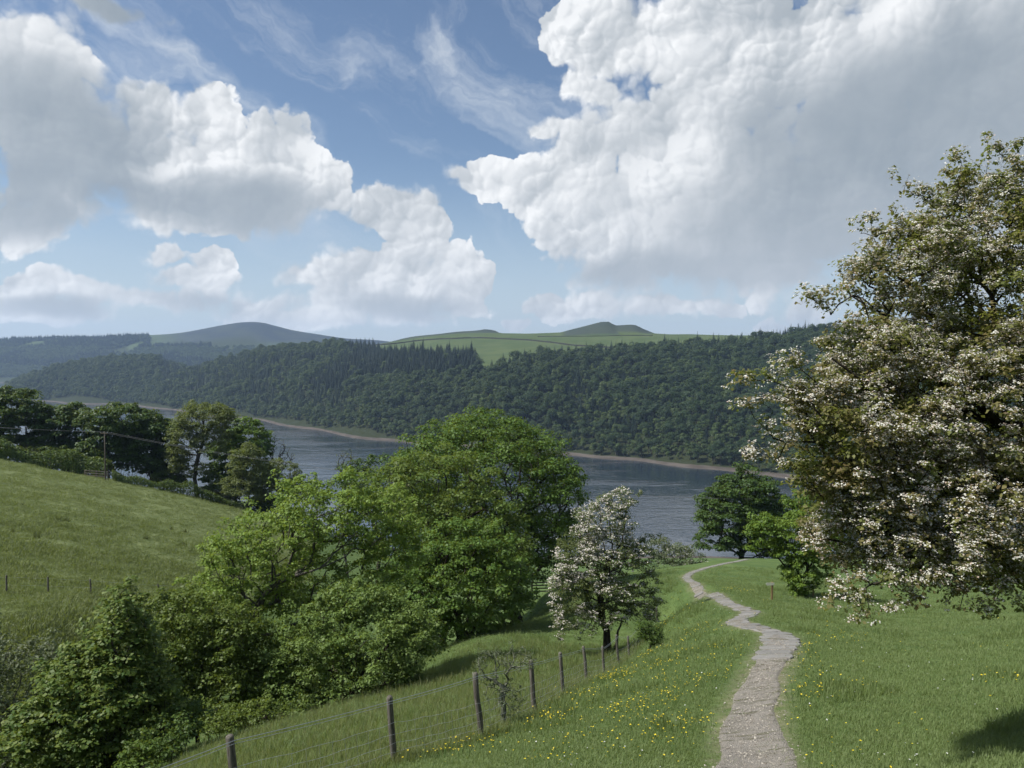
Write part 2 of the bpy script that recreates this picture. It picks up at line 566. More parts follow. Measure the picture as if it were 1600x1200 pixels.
def leaf_mat(name, c1, c2, c3=None, trans=0.35, rough=0.55, spec=0.25, clump=0.5, inst=False):
    """Leaves: each leaf has its own tint, whole sprays drift in colour."""
    m, nb, out = new_mat(name)
    geo = nb.n('ShaderNodeNewGeometry')
    if inst:
        oi = nb.n('ShaderNodeObjectInfo')
        r0 = oi.outputs['Random']
        big = nb.noise(oi.outputs['Location'], 0.02, 2)
    else:
        r0 = geo.outputs['Random Per Island']
        big = nb.noise(geo.outputs['Position'], clump, 3)
    col = nb.mix(nb.ramp(big, 0.35, 0.65), c1 + (1,), c2 + (1,))
    col = nb.mix(nb.m('MULTIPLY', r0, 0.6), col, (c3 or c2) + (1,))
    hsv = nb.n('ShaderNodeHueSaturation')
    nb.put(hsv.inputs['Color'], col)
    nb.put(hsv.inputs['Value'], nb.ramp(geo.outputs['Random Per Island'], 0, 1, 0.72, 1.25, smooth=False))
    col = hsv.outputs['Color']
    p = nb.n('ShaderNodeBsdfPrincipled')
    nb.put(p.inputs['Base Color'], col)
    p.inputs['Roughness'].default_value = rough
    p.inputs['Specular IOR Level'].default_value = spec
    tr = nb.n('ShaderNodeBsdfTranslucent')
    nb.put(tr.inputs['Color'], nb.mix(0.6, col, (0.30, 0.36, 0.04, 1)))
    mx = nb.n('ShaderNodeMixShader')
    mx.inputs[0].default_value = trans
    nb.t.links.new(p.outputs[0], mx.inputs[1])
    nb.t.links.new(tr.outputs[0], mx.inputs[2])
    nb.t.links.new(mx.outputs[0], out.inputs['Surface'])
    return m


def bark_mat(name, c1, c2, scale=9.0):
    m, nb, out = new_mat(name)
    tcn = nb.n('ShaderNodeTexCoord')
    sv = nb.v('MULTIPLY', tcn.outputs['Object'], (1.0, 1.0, 0.25))
    n1 = nb.noise(sv, scale, 6, 0.65)
    n2 = nb.noise(tcn.outputs['Object'], scale * 0.2, 3)
    col = nb.mix(nb.ramp(n1, 0.35, 0.7), c1 + (1,), c2 + (1,))
    col = nb.mix(nb.m('MULTIPLY', nb.ramp(n2, 0.52, 0.68), 0.45), col, (0.10, 0.12, 0.05, 1))
    principled(nb, out, col, 0.95, 0.1, bump(nb, n1, 0.6, 0.03))
    return m


# ground cover
M_ground, g, gout = new_mat("ground_cover")
gpos = g.n('ShaderNodeNewGeometry').outputs['Position']
gx, gy, gz = g.sep(gpos)
attr = {}
for a_ in ("wood", "moor", "field", "upland", "worn"):
    nd = g.n('ShaderNodeAttribute')
    nd.attribute_name = a_
    attr[a_] = nd.outputs['Fac']
nA = g.noise(gpos, 0.35, 6, 0.6)
nB = g.noise(gpos, 3.0, 6, 0.7)
nC = g.noise(gpos, 0.02, 5, 0.6)
nD = g.noise(g.v('MULTIPLY', gpos, (1, 0.45, 1)), 1.1, 5, 0.65)
grass = g.mix(g.ramp(nA, 0.35, 0.68), (0.070, 0.112, 0.036, 1), (0.112, 0.158, 0.052, 1))
grass = g.mix(g.m('MULTIPLY', g.ramp(nB, 0.35, 0.75), 0.5), grass, (0.048, 0.078, 0.024, 1))
fieldc = g.mix(g.ramp(nD, 0.35, 0.68), (0.096, 0.124, 0.046, 1), (0.158, 0.184, 0.080, 1))
fieldc = g.mix(g.m('MULTIPLY', g.ramp(nA, 0.50, 0.72), 0.55), fieldc, (0.064, 0.088, 0.026, 1))
grass = g.mix(attr["field"], grass, fieldc)
upl = g.mix(g.ramp(nC, 0.35, 0.65), (0.056, 0.082, 0.032, 1), (0.076, 0.100, 0.040, 1))
grass = g.mix(attr["upland"], grass, upl)
moor = g.mix(g.ramp(g.noise(gpos, 0.006, 6, 0.6), 0.40, 0.62), (0.030, 0.038, 0.046, 1), (0.044, 0.054, 0.050, 1))  # heather tone, with bluish distance haze mixed into the colour
grass = g.mix(attr["moor"], grass, moor)
wood = g.mix(nA, (0.020, 0.028, 0.012, 1), (0.035, 0.040, 0.018, 1))
grass = g.mix(attr["wood"], grass, wood)
soil = g.mix(g.ramp(nB, 0.3, 0.7), (0.16, 0.125, 0.085, 1), (0.26, 0.22, 0.165, 1))
grass = g.mix(g.m('MULTIPLY', attr["worn"], g.ramp(nB, 0.25, 0.6)), grass, soil)
beach = g.mix(g.ramp(g.noise(g.v('MULTIPLY', gpos, (1, 1, 12)), 0.05, 5), 0.35, 0.65), (0.066, 0.056, 0.048, 1), (0.098, 0.085, 0.074, 1))
edge = g.m('ADD', gz, g.m('MULTIPLY', g.m('SUBTRACT', nC, 0.5), 3.0))
grass = g.mix(g.ramp(edge, WATER_Z + 2.0, WATER_Z + 2.9, 1.0, 0.0), grass, beach)
gb = bump(g, g.m('ADD', nB, g.m('MULTIPLY', nD, 1.5)), 0.55, 0.12)
principled(g, gout, grass, 0.95, 0.08, gb)

# ------------------------------------------------------------------ ground sheet (fine where the camera looks)
az_f = np.radians(np.arange(-41, 41.01, 0.28))
az_o = np.radians(np.concatenate([np.arange(45, 315.1, 5)]))
az_all = np.concatenate([az_f, az_o])
az_all = np.unique(np.round(az_all, 7))
rr = np.exp(np.concatenate([np.arange(math.log(0.8), math.log(650), 0.026), np.arange(math.log(650), math.log(2400), 0.014), np.arange(math.log(2400), math.log(7620), 0.03)]))
na, nr = len(az_all), len(rr)
AA, RR = np.meshgrid(az_all, rr)
X, Y = (RR * np.sin(AA)).ravel(), (RR * np.cos(AA)).ravel()
Z = height(X, Y)
gv = np.stack([X, Y, Z], 1)
i0 = np.arange(nr - 1)[:, None] * na + np.arange(na)[None, :]
i1 = np.arange(nr - 1)[:, None] * na + (np.arange(na)[None, :] + 1) % na
gf = np.stack([i0, i1, i1 + na, i0 + na], -1).reshape(-1, 4)
cap_i = len(gv)
gv = np.concatenate([gv, [[0, 0, -EYE]]])
ground = mesh_obj("ground", gv, gf[:, ::-1].copy(), M_ground, smooth=True)
tag(ground, "grassy hillside and valley floor running down to the reservoir and up the hills beyond", kind="structure")


def field_side(x, y):
    """1 on the sloping field beyond the gully."""
    u = 800 + FPX * x / np.maximum(y, 1)
    edge = np.interp(u, [-400, 0, 320, 480, 620], [30, 33, 50, 90, 400])
    return np.clip((y - edge) / 6, 0, 1) * np.clip((260 - y) / 60, 0, 1) * (y > 0)


WOOD_EDGE = [(-100, 3000), (60, 2300), (130, 2450), (280, 2400), (340, 2230), (430, 2110), (520, 2010), (590, 1900), (640, 1620), (700, 1560), (742, 1500), (752, 1290), (800, 1340), (860, 1400), (980, 1400), (1030, 1420), (1060, 1420), (1150, 1430), (1220, 1470), (1290, 1520), (1700, 1500), (2300, 1500)]


def in_wood(x, y, margin=6):
    u = 800 + FPX * x / np.maximum(y, 1)
    lo = np.interp(u, [s[0] for s in SHORE], [shore_d(s[0]) for s in SHORE])
    hi = np.interp(u, [e[0] for e in WOOD_EDGE], [e[1] for e in WOOD_EDGE])
    return (y > lo + margin) & (y < hi) & (u > 8)


yy = gv[:, 1]
wood_a = in_wood(gv[:, 0], yy, -60).astype(float)
uu = 800 + FPX * gv[:, 0] / np.maximum(yy, 1)
wood_a = np.maximum(wood_a, ((yy > 3450) & (yy < 4150) & (uu < 420)).astype(float) * 0.8)
moor_a = np.clip((yy - 4000) / 150, 0, 1) * np.clip((uu - 230) / 60, 0, 1)
moor_a = np.maximum(moor_a, ((yy > 2060) & (yy < 2400) & (uu < 795) & (uu > 585)) * np.clip((yy - 2060) / 50, 0, 1) * 0.75)
tor_h = np.interp(uu, [p[0] for p in TOR], [p[1] for p in TOR])
moor_a = np.maximum(moor_a, np.clip(tor_h / 3, 0, 1) * (np.abs(yy - 1930) < 90) * 0.8)
upland_a = ((yy > 1250) & (yy < 6000)).astype(float)
gully = np.clip((field_side(gv[:, 0], yy)), 0, 1)
pd_all = path_dist(gv[:, 0], yy)
worn_a = np.clip(1.15 - pd_all / np.where(yy < 24, 0.75, 0.62), 0, 1)
for nm, arr in (("wood", wood_a), ("moor", moor_a), ("field", gully), ("upland", upland_a), ("worn", worn_a)):
    at = ground.data.attributes.new(nm, 'FLOAT', 'POINT')
    at.data.foreach_set("value", arr.astype(np.float32))

# ------------------------------------------------------------------ water
M_water, w, wout = new_mat("reservoir_water")
wpos = w.n('ShaderNodeNewGeometry').outputs['Position']
wave = w.m('ADD', w.noise(w.v('MULTIPLY', wpos, (0.6, 1, 1)), 0.26, 3, 0.6), w.m('MULTIPLY', w.noise(w.v('MULTIPLY', wpos, (0.5, 1, 1)), 0.07, 3, 0.5), 0.8))
calm = w.ramp(w.noise(w.v('MULTIPLY', wpos, (0.35, 1, 1)), 0.011, 4, 0.6), 0.38, 0.62)
wp = principled(w, wout, (0.016, 0.026, 0.040), 0.06, 0.5, bump(w, w.m('MULTIPLY', wave, w.ramp(calm, 0, 1, 0.35, 1.25)), 1.0, 0.5))
wp.inputs['IOR'].default_value = 1.9
ws = 3600.0
water = mesh_obj("water", [(-ws, 300, WATER_Z), (ws, 300, WATER_Z), (ws, 4300, WATER_Z), (-ws, 4300, WATER_Z)], [(0, 1, 2, 3)], M_water)
tag(water, "dark rippled reservoir water lying along the valley", kind="structure")

# ------------------------------------------------------------------ valley air
M_haze, hz, hout = new_mat("valley_haze")
pv = hz.n('ShaderNodeVolumePrincipled')
pv.inputs['Color'].default_value = (0.50, 0.70, 1.0, 1)
pv.inputs['Density'].default_value = 0.000075
pv.inputs['Anisotropy'].default_value = 0.2
hz.t.links.new(pv.outputs[0], hout.inputs['Volume'])
hx, hy0, hy1, hz0, hz1 = 8200, -8200, 8200, -420.0, 330.0
hv = [(x, y, z) for z in (hz0, hz1) for y in (hy0, hy1) for x in (-hx, hx)]
hf = [(0, 2, 3, 1), (4, 5, 7, 6), (0, 1, 5, 4), (2, 6, 7, 3), (0, 4, 6, 2), (1, 3, 7, 5)]
haze = mesh_obj("haze", hv, hf, M_haze)
tag(haze, "thin blue summer haze filling the valley air", kind="stuff")
print("GROUND Z RANGE", Z.min(), Z.max())

# ------------------------------------------------------------------ plants: generators
def norm(v):
    return v / np.maximum(np.linalg.norm(v, axis=-1, keepdims=True), 1e-9)


class Tubes:
    """Collects tapering limbs into one mesh."""
    def __init__(self):
        self.v, self.f, self.n = [], [], 0

    def add(self, pts, rad, sides=5, cap=False):
        pts = np.asarray(pts, float)
        rad = np.asarray(rad, float)
        t = np.gradient(pts, axis=0)
        t = norm(t)
        ref = np.array((0.31, 0.17, 0.93)) if abs(t[0][2]) < 0.8 else np.array((0.95, 0.2, 0.1))
        a = norm(np.cross(t, ref))
        b = np.cross(t, a)
        ang = np.arange(sides) / sides * 2 * math.pi
        ring = pts[:, None, :] + rad[:, None, None] * (np.cos(ang)[None, :, None] * a[:, None, :] + np.sin(ang)[None, :, None] * b[:, None, :])
        m = len(pts)
        self.v.append(ring.reshape(-1, 3))
        k = np.arange(sides)
        k2 = (k + 1) % sides
        for i in range(m - 1):
            o = self.n + i * sides
            self.f.append(np.stack([o + k, o + k2, o + sides + k2, o + sides + k], 1))
        self.n += m * sides
        if cap:
            c0 = self.n - sides
            tip = pts[-1] + t[-1] * 0.15 * rad[-1]
            self.v.append(np.repeat(tip[None], 1, 0))
            self.f.append(np.stack([c0 + k, c0 + k2, np.full(sides, self.n), np.full(sides, self.n)], 1))
            self.n += 1

    def obj(self, name, mat, parent=None, origin=(0, 0, 0)):
        v = np.concatenate(self.v) - np.asarray(origin)
        f = np.concatenate(self.f)
        tri = f[:, 2] == f[:, 3]
        if tri.any():
            faces = [tuple(int(i) for i in q) for q in f[~tri]] + [tuple(int(i) for i in q[:3]) for q in f[tri]]
            return mesh_obj(name, v, faces, mat, parent, smooth=True)
        return mesh_obj(name, v, f, mat, parent, smooth=True)


def leaves_mesh(pos, nrm, size, shape='diamond', r=rng):
    """One small folded face per leaf."""
    n = len(pos)
    ref = norm(r.normal(size=(n, 3)))
    t = norm(np.cross(nrm, ref))
    b = np.cross(nrm, t)
    s = np.asarray(size)[:, None] * np.ones((n, 1))
    if shape == 'diamond':
        v = np.stack([pos - t * s * 0.5, pos + b * s * 0.34 + nrm * s * 0.10 + t * s * 0.05, pos + t * s * 0.5, pos - b * s * 0.34 + nrm * s * 0.10 + t * s * 0.05], 1)
        f = np.arange(4 * n).reshape(n, 4)
        return v.reshape(-1, 3), f
    if shape == 'lobed':   # two quads, notched outline like a hawthorn leaf
        pts = [(-.5, 0, 0), (-.12, .30, .10), (.05, .16, .05), (.42, .26, .08), (.5, 0, 0), (.42, -.26, .08), (.05, -.16, .05), (-.12, -.30, .10)]
        v = np.stack([pos + t * s * p[0] + b * s * p[1] + nrm * s * p[2] for p in pts], 1)
        base = (np.arange(n) * 8)[:, None]
        f = np.concatenate([base + np.array([[0, 7, 6, 2]]), base + np.array([[0, 2, 1, 1]]), base + np.array([[2, 6, 5, 4]]), base + np.array([[2, 4, 3, 3]])])
        q = np.concatenate([base + np.array([[0, 6, 2, 1]]), base + np.array([[0, 7, 6, 6]])])
        f = np.concatenate([base + np.array([[0, 7, 6, 2]]), base + np.array([[2, 6, 5, 4]]), base + np.array([[0, 2, 1, 0]])[:, [0, 1, 2, 2]], base + np.array([[2, 4, 3, 2]])[:, [0, 1, 2, 2]]])
        f = np.concatenate([base + np.array([[0, 7, 6, 2]]), base + np.array([[2, 6, 5, 4]])])
        return v.reshape(-1, 3), f


def L(u, v, ru, rv, d, rd=None):
    """A crown lobe as seen in the photograph, turned into an ellipsoid in metres."""
    k = d / FPX
    return P(u, v, d), np.array((ru * k, rd if rd else 0.5 * (ru + rv) * k, rv * k))


def grow(base, lobes, n, gap, trunk_top=None, extra=None, seed=1, arch=0.12, wpath=0.45, step=1.0, shell=0.5, trunk_pts=None, jit=0.12):
    """Crown points inside the lobes joined by a branching skeleton. Returns centres, chains."""
    r = np.random.default_rng(seed)
    vol = np.array([(l[1].prod()) ** (2 / 3) for l in lobes])
    cen = []
    tries = 0
    while len(cen) < n and tries < n * 14:
        tries += 1
        i = r.choice(len(lobes), p=vol / vol.sum())
        c, rad = lobes[i]
        q = norm(r.normal(size=3))
        if q[2] < -0.45 and r.random() < 0.6:
            continue
        k = shell + (1 - shell) * r.random() ** 0.6
        p = c + q * rad * k
        inner = min(np.linalg.norm((p - c2) / r2) for c2, r2 in lobes)
        if inner < 0.5 and r.random() < 0.7:
            continue
        if cen and np.min(np.linalg.norm(np.array(cen) - p, axis=1)) < gap:
            continue
        cen.append(p)
    if extra is not None:
        cen += [np.asarray(e) for e in extra]
    cen = np.array(cen)
    base = np.asarray(base, float)
    if trunk_pts is None:
        mid = np.average([l[0] for l in lobes], axis=0, weights=vol)
        low = min(l[0][2] - 0.6 * l[1][2] for l in lobes)
        top = trunk_top if trunk_top is not None else np.array((0.6 * base[0] + 0.4 * mid[0], 0.6 * base[1] + 0.4 * mid[1], max(low, base[2] + 0.5)))
        m = 6
        trunk_pts = [base + (top - base) * i / (m - 1) + (r.normal(size=3) * 0.04 * np.linalg.norm(top - base) * np.array((1, 1, 0.2)) if 0 < i < m - 1 else 0) for i in range(m)]
        trunk_pts += [top + (mid - top) * k + r.normal(size=3) * 0.05 * np.linalg.norm(mid - top) for k in (0.33, 0.66, 1.0)]
    nodes = [np.asarray(p, float) for p in trunk_pts]
    parent = [-1] + list(range(len(nodes) - 1))
    plen = [0.0]
    for i in range(1, len(nodes)):
        plen.append(plen[-1] + np.linalg.norm(nodes[i] - nodes[i - 1]))
    lowest = 3
    chains = [list(range(len(nodes)))]
    order = np.argsort(np.linalg.norm(cen - nodes[min(6, len(nodes) - 1)], axis=1))
    N = np.array(nodes)
    PL = np.array(plen)
    tip_nodes = []
    for ci in order:
        p = cen[ci]
        d = np.linalg.norm(N - p, axis=1)
        cost = d + wpath * PL
        cost[:lowest] += 50
        j = int(np.argmin(cost))
        dist = d[j]
        m = max(2, int(math.ceil(dist / step)))
        ch = [j]
        side = r.normal(size=3) * jit * dist
        newn, newl = [], []
        for k in range(1, m + 1):
            t = k / m
            q = N[j] + (p - N[j]) * t + (np.array((0, 0, arch * dist)) + side) * math.sin(math.pi * t)
            newn.append(q)
            newl.append(PL[j] + dist * t)
            idx = len(parent)
            parent.append(ch[-1])
            ch.append(idx)
        N = np.concatenate([N, np.array(newn)])
        PL = np.concatenate([PL, np.array(newl)])
        chains.append(ch)
        tip_nodes.append(ch[-1])
    cnt = np.zeros(len(parent))
    for t in tip_nodes:
        cnt[t] += 1
    for i in range(len(parent) - 1, 0, -1):
        cnt[parent[i]] += cnt[i]
    return cen, N, chains, cnt


def tree(name, label, cat, base, lobes, n=300, gap=0.5, clump=0.7, per=120, leaf=0.14, lmat=None, bmat=None, tip_r=0.012, power=0.5,
         trunk_r=None, seed=1, flat=0.62, extra=None, trunk_pts=None, arch=0.12, wpath=0.45, shell=0.5, group=None, step=1.0, shape='diamond',
         blossom=None, twigs=0, up=0.55, crown_name="crown", jit=0.12, stems=None, flare=1.35, shoots=0.34):
    r = np.random.default_rng(seed + 100)
    base = np.asarray(base, float)
    root = empty(name, base)
    tag(root, label, cat, group)
    cen, N, chains, cnt = grow(base, lobes, n, gap, extra=extra, seed=seed, trunk_pts=trunk_pts, arch=arch, wpath=wpath, shell=shell, step=step, jit=jit)
    rad = tip_r * np.maximum(cnt, 0.6) ** power
    if trunk_r:
        rad = rad * (trunk_r / rad[0]) ** (np.clip(np.log(np.maximum(cnt, 1)) / math.log(max(cnt[0], 2)), 0, 1))
    tb = Tubes()
    for k, ch in enumerate(chains):
        rr_ = rad[ch].copy()
        if k > 0:
            rr_[0] = min(rr_[0], rr_[1] * 1.25)
        else:
            rr_[0] *= flare
        pts = N[ch]
        if k == 0:
            pts = pts.copy()
            pts[0, 2] -= 0.25
        tb.add(pts, rr_, 9 if k == 0 else (6 if rr_[0] > 0.05 else 4))
    if stems:
        for (p0, p1, ra) in stems:
            p0, p1 = np.asarray(p0), np.asarray(p1)
            m = 6
            pts = [p0 + (p1 - p0) * i / (m - 1) + r.normal(size=3) * 0.03 * np.linalg.norm(p1 - p0) * math.sin(math.pi * i / (m - 1)) for i in range(m)]
            tb.add(pts, np.linspace(ra, ra * 0.4, m), 5)
    nc = len(cen)
    mid = np.average(cen, axis=0)
    per_c = np.maximum((per * r.uniform(0.55, 1.35, nc)).astype(int), 3)
    ids = np.repeat(np.arange(nc), per_c)
    q = norm(r.normal(size=(len(ids), 3)))
    q[:, 2] = np.where(q[:, 2] < -0.3, -q[:, 2], q[:, 2])
    rad_c = clump * r.uniform(0.65, 1.3, nc)
    k = r.random(len(ids)) ** 0.45
    pos = cen[ids] + q * (rad_c[ids] * k)[:, None] * np.array((1, 1, flat))
    shoot = np.where(r.random(nc) < shoots, r.uniform(0.5, 1.5, nc), 0.0) * rad_c
    outd = norm(norm(cen - mid) + np.array((0, 0, 0.45)) + r.normal(size=cen.shape) * 0.25)
    along = r.random(len(ids))
    reach = along * shoot[ids]
    thin = np.where(shoot[ids] > 0, 1 - 0.6 * along, 1.0)
    pos = cen[ids] + (pos - cen[ids]) * thin[:, None] + outd[ids] * reach[:, None]
    nrm = norm(q * 0.7 + np.array((0, 0, up)) + r.normal(size=q.shape) * 0.45)
    sz = leaf * r.uniform(0.5, 1.4, len(ids))
    v, f = leaves_mesh(pos, nrm, sz, shape, r)
    if twigs:
        for c_i in range(nc):
            sel = np.where(ids == c_i)[0][:twigs]
            for s_ in sel:
                a, b = cen[c_i], pos[s_]
                m_ = (a + b) / 2 + r.normal(size=3) * 0.08 * rad_c[c_i]
                tb.add([a, m_, b], [tip_r * 0.8, tip_r * 0.6, tip_r * 0.35], 3)
    tb.obj("trunk", bmat, root, base)
    mesh_obj(crown_name, v - base, f, lmat, root)
    if blossom:
        zf = (pos[:, 2] - pos[:, 2].min()) / (pos[:, 2].max() - pos[:, 2].min())
        sel = r.random(len(ids)) < blossom['share'] * np.interp(zf, [0, 0.45, 1], blossom.get('low', (1, 1, 1)))
        outw = norm(pos - mid)
        bias = blossom.get('bias')
        if bias is not None:
            sel &= r.random(len(ids)) < np.clip(0.5 + 0.5 * (outw @ np.asarray(bias)), 0.12, 1)
        if blossom.get('patchy'):
            s_ = blossom['patchy']
            sel &= (vnoise(pos[:, 0] / s_ + 31, pos[:, 2] / s_ + pos[:, 1] / s_ * 0.7, 77) > -0.35)
        bp = pos[sel] + np.array((0, 0, 1)) * sz[sel][:, None] * 0.3
        m = blossom['per']
        nb_ = len(bp)
        bid = np.repeat(np.arange(nb_), m)
        fl_n = norm(q[sel][bid] * 0.5 + np.array((0, -0.15, 0.9)) + r.normal(size=(len(bid), 3)) * 0.35)
        dd = r.normal(size=(len(bid), 3)) * blossom['spread'] * np.array((1, 1, 0.45))
        fp = bp[bid] + dd
        v2, f2 = leaves_mesh(fp, fl_n, blossom['size'] * r.uniform(0.7, 1.25, len(bid)), 'diamond', r)
        v2 = v2.reshape(-1, 4, 3)                      # rounder petals
        c_ = v2.mean(1, keepdims=True)
        v2[:, [1, 3]] = c_ + (v2[:, [1, 3]] - c_) * 1.4
        mesh_obj("blossom", v2.reshape(-1, 3) - base, f2, blossom['mat'], root)
    return root


# ------------------------------------------------------------------ plant materials
M_bark_dark = bark_mat("bark_dark", (0.022, 0.018, 0.014), (0.060, 0.050, 0.040))
M_bark_lichen = bark_mat("bark_lichen", (0.095, 0.105, 0.075), (0.20, 0.205, 0.16))
M_bark_grey = bark_mat("bark_grey", (0.050, 0.045, 0.038), (0.13, 0.12, 0.10))
M_leaf_oak = leaf_mat("leaf_fresh_green", (0.067, 0.134, 0.020), (0.109, 0.180, 0.024), (0.141, 0.198, 0.031), trans=0.32)
M_leaf_dome = leaf_mat("leaf_dome_green", (0.048, 0.107, 0.020), (0.078, 0.144, 0.024), (0.102, 0.158, 0.031), trans=0.32)
M_leaf_olive = leaf_mat("leaf_olive_bronze", (0.079, 0.128, 0.024), (0.113, 0.141, 0.031), (0.092, 0.156, 0.029), trans=0.34)
M_leaf_mid = leaf_mat("leaf_mid_green", (0.063, 0.132, 0.020), (0.101, 0.173, 0.024), (0.092, 0.150, 0.037), trans=0.32)
M_leaf_yellow = leaf_mat("leaf_yellow_green", (0.150, 0.231, 0.041), (0.193, 0.269, 0.047), (0.131, 0.212, 0.047), trans=0.40)
M_leaf_hazel = leaf_mat("leaf_hazel", (0.092, 0.159, 0.031), (0.121, 0.185, 0.037), (0.156, 0.212, 0.064), trans=0.34)
M_leaf_deep = leaf_mat("leaf_deep_green", (0.044, 0.092, 0.020), (0.066, 0.117, 0.020), (0.092, 0.132, 0.020), trans=0.28)
M_leaf_maple = leaf_mat("leaf_maple", (0.055, 0.118, 0.023), (0.083, 0.146, 0.027), (0.147, 0.153, 0.028), trans=0.28)
M_leaf_hazel2 = leaf_mat("leaf_elder", (0.071, 0.118, 0.020), (0.097, 0.143, 0.024), (0.110, 0.143, 0.029), trans=0.32)
M_leaf_dark = leaf_mat("leaf_sycamore_dark", (0.030, 0.065, 0.016), (0.048, 0.088, 0.019), (0.057, 0.097, 0.020), trans=0.22, clump=0.3)
M_leaf_ash = leaf_mat("leaf_ash_pale", (0.099, 0.131, 0.043), (0.128, 0.153, 0.048), (0.114, 0.135, 0.064), trans=0.36)
M_leaf_willow = leaf_mat("leaf_willow_grey", (0.071, 0.102, 0.048), (0.099, 0.121, 0.062), (0.128, 0.149, 0.092), trans=0.30)
M_leaf_haw = leaf_mat("leaf_hawthorn", (0.119, 0.147, 0.044), (0.189, 0.137, 0.065), (0.162, 0.165, 0.059), trans=0.40, clump=2.6)
M_leaf_haw2 = leaf_mat("leaf_hawthorn_green", (0.080, 0.115, 0.040), (0.105, 0.125, 0.046), (0.120, 0.140, 0.056), trans=0.36, clump=2.0)
M_leaf_bronze = leaf_mat("leaf_hawthorn_bronze", (0.121, 0.121, 0.040), (0.156, 0.111, 0.048), (0.085, 0.121, 0.031), trans=0.34, clump=2.0)
M_leaf_hedge = leaf_mat("leaf_hedge", (0.039, 0.075, 0.016), (0.066, 0.109, 0.021), (0.082, 0.125, 0.025), trans=0.25)
M_wood_leaf = leaf_mat("leaf_far_wood", (0.015, 0.036, 0.013), (0.023, 0.047, 0.015), (0.032, 0.058, 0.019), trans=0.22, inst=True)
M_conifer = leaf_mat("needle_far_conifer", (0.008, 0.020, 0.011), (0.012, 0.024, 0.014), (0.014, 0.029, 0.015), trans=0.08, inst=True)
M_pine = leaf_mat("needle_far_larch", (0.020, 0.039, 0.022), (0.027, 0.046, 0.023), (0.020, 0.035, 0.020), trans=0.15, inst=True)
M_bright_wood = leaf_mat("leaf_far_bright", (0.052, 0.083, 0.023), (0.069, 0.100, 0.028), (0.045, 0.077, 0.022), trans=0.25, inst=True)


def petal_mat(name, c1, c2):
    m, nb, out = new_mat(name)
    geo = nb.n('ShaderNodeNewGeometry')
    col = nb.mix(nb.ramp(geo.outputs['Random Per Island'], 0.55, 1.0), c1 + (1,), c2 + (1,))
    p = nb.n('ShaderNodeBsdfPrincipled')
    nb.put(p.inputs['Base Color'], col)
    p.inputs['Roughness'].default_value = 0.7
    p.inputs['Specular IOR Level'].default_value = 0.15
    tr = nb.n('ShaderNodeBsdfTranslucent')
    nb.put(tr.inputs['Color'], col)
    mx = nb.n('ShaderNodeMixShader')
    mx.inputs[0].default_value = 0.3
    nb.t.links.new(p.outputs[0], mx.inputs[1])
    nb.t.links.new(tr.outputs[0], mx.inputs[2])
    nb.t.links.new(mx.outputs[0], out.inputs['Surface'])
    return m


M_petal = petal_mat("petal_white", (0.66, 0.65, 0.59), (0.46, 0.35, 0.29))
M_petal_pink = petal_mat("petal_pinkish", (0.66, 0.63, 0.58), (0.56, 0.48, 0.44))


# ------------------------------------------------------------------ instanced masses (woods, grass, flowers)
def scatter(name, label, pts, rot, scl, pick, sources, cat=None):
    """One object whose points carry copies of a few source meshes."""
    me = bpy.data.meshes.new(name)
    me.vertices.add(len(pts))
    me.vertices.foreach_set("co", np.asarray(pts, np.float32).ravel())
    a = me.attributes.new("rot", 'FLOAT_VECTOR', 'POINT')
    a.data.foreach_set("vector", np.asarray(rot, np.float32).ravel())
    a = me.attributes.new("scl", 'FLOAT_VECTOR', 'POINT')
    a.data.foreach_set("vector", np.asarray(scl, np.float32).ravel())
    a = me.attributes.new("pick", 'INT', 'POINT')
    a.data.foreach_set("value", np.asarray(pick, np.int32))
    ob = bpy.data.objects.new(name, me)
    COL.objects.link(ob)
    ng = bpy.data.node_groups.new(name + "_scatter", 'GeometryNodeTree')
    ng.interface.new_socket("Geometry", in_out='INPUT', socket_type='NodeSocketGeometry')
    ng.interface.new_socket("Geometry", in_out='OUTPUT', socket_type='NodeSocketGeometry')
    gi, go = ng.nodes.new('NodeGroupInput'), ng.nodes.new('NodeGroupOutput')
    join = ng.nodes.new('GeometryNodeJoinGeometry')
    pk = ng.nodes.new('GeometryNodeInputNamedAttribute')
    pk.data_type = 'INT'
    pk.inputs['Name'].default_value = "pick"
    rt = ng.nodes.new('GeometryNodeInputNamedAttribute')
    rt.data_type = 'FLOAT_VECTOR'
    rt.inputs['Name'].default_value = "rot"
    sc = ng.nodes.new('GeometryNodeInputNamedAttribute')
    sc.data_type = 'FLOAT_VECTOR'
    sc.inputs['Name'].default_value = "scl"
    for i, s in enumerate(sources):
        oi = ng.nodes.new('GeometryNodeObjectInfo')
        oi.inputs['Object'].default_value = s
        oi.inputs['As Instance'].default_value = True
        cmp_ = ng.nodes.new('FunctionNodeCompare')
        cmp_.data_type = 'INT'
        cmp_.operation = 'EQUAL'
        ng.links.new(pk.outputs[0], cmp_.inputs[2])
        cmp_.inputs[3].default_value = i
        ip = ng.nodes.new('GeometryNodeInstanceOnPoints')
        ng.links.new(gi.outputs[0], ip.inputs['Points'])
        ng.links.new(cmp_.outputs[0], ip.inputs['Selection'])
        ng.links.new(oi.outputs['Geometry'], ip.inputs['Instance'])
        ng.links.new(rt.outputs[0], ip.inputs['Rotation'])
        ng.links.new(sc.outputs[0], ip.inputs['Scale'])
        ng.links.new(ip.outputs[0], join.inputs[0])
    ng.links.new(join.outputs[0], go.inputs[0])
    mod = ob.modifiers.new("scatter", 'NODES')
    mod.node_group = ng
    tag(ob, label, cat, kind="stuff")
    return ob


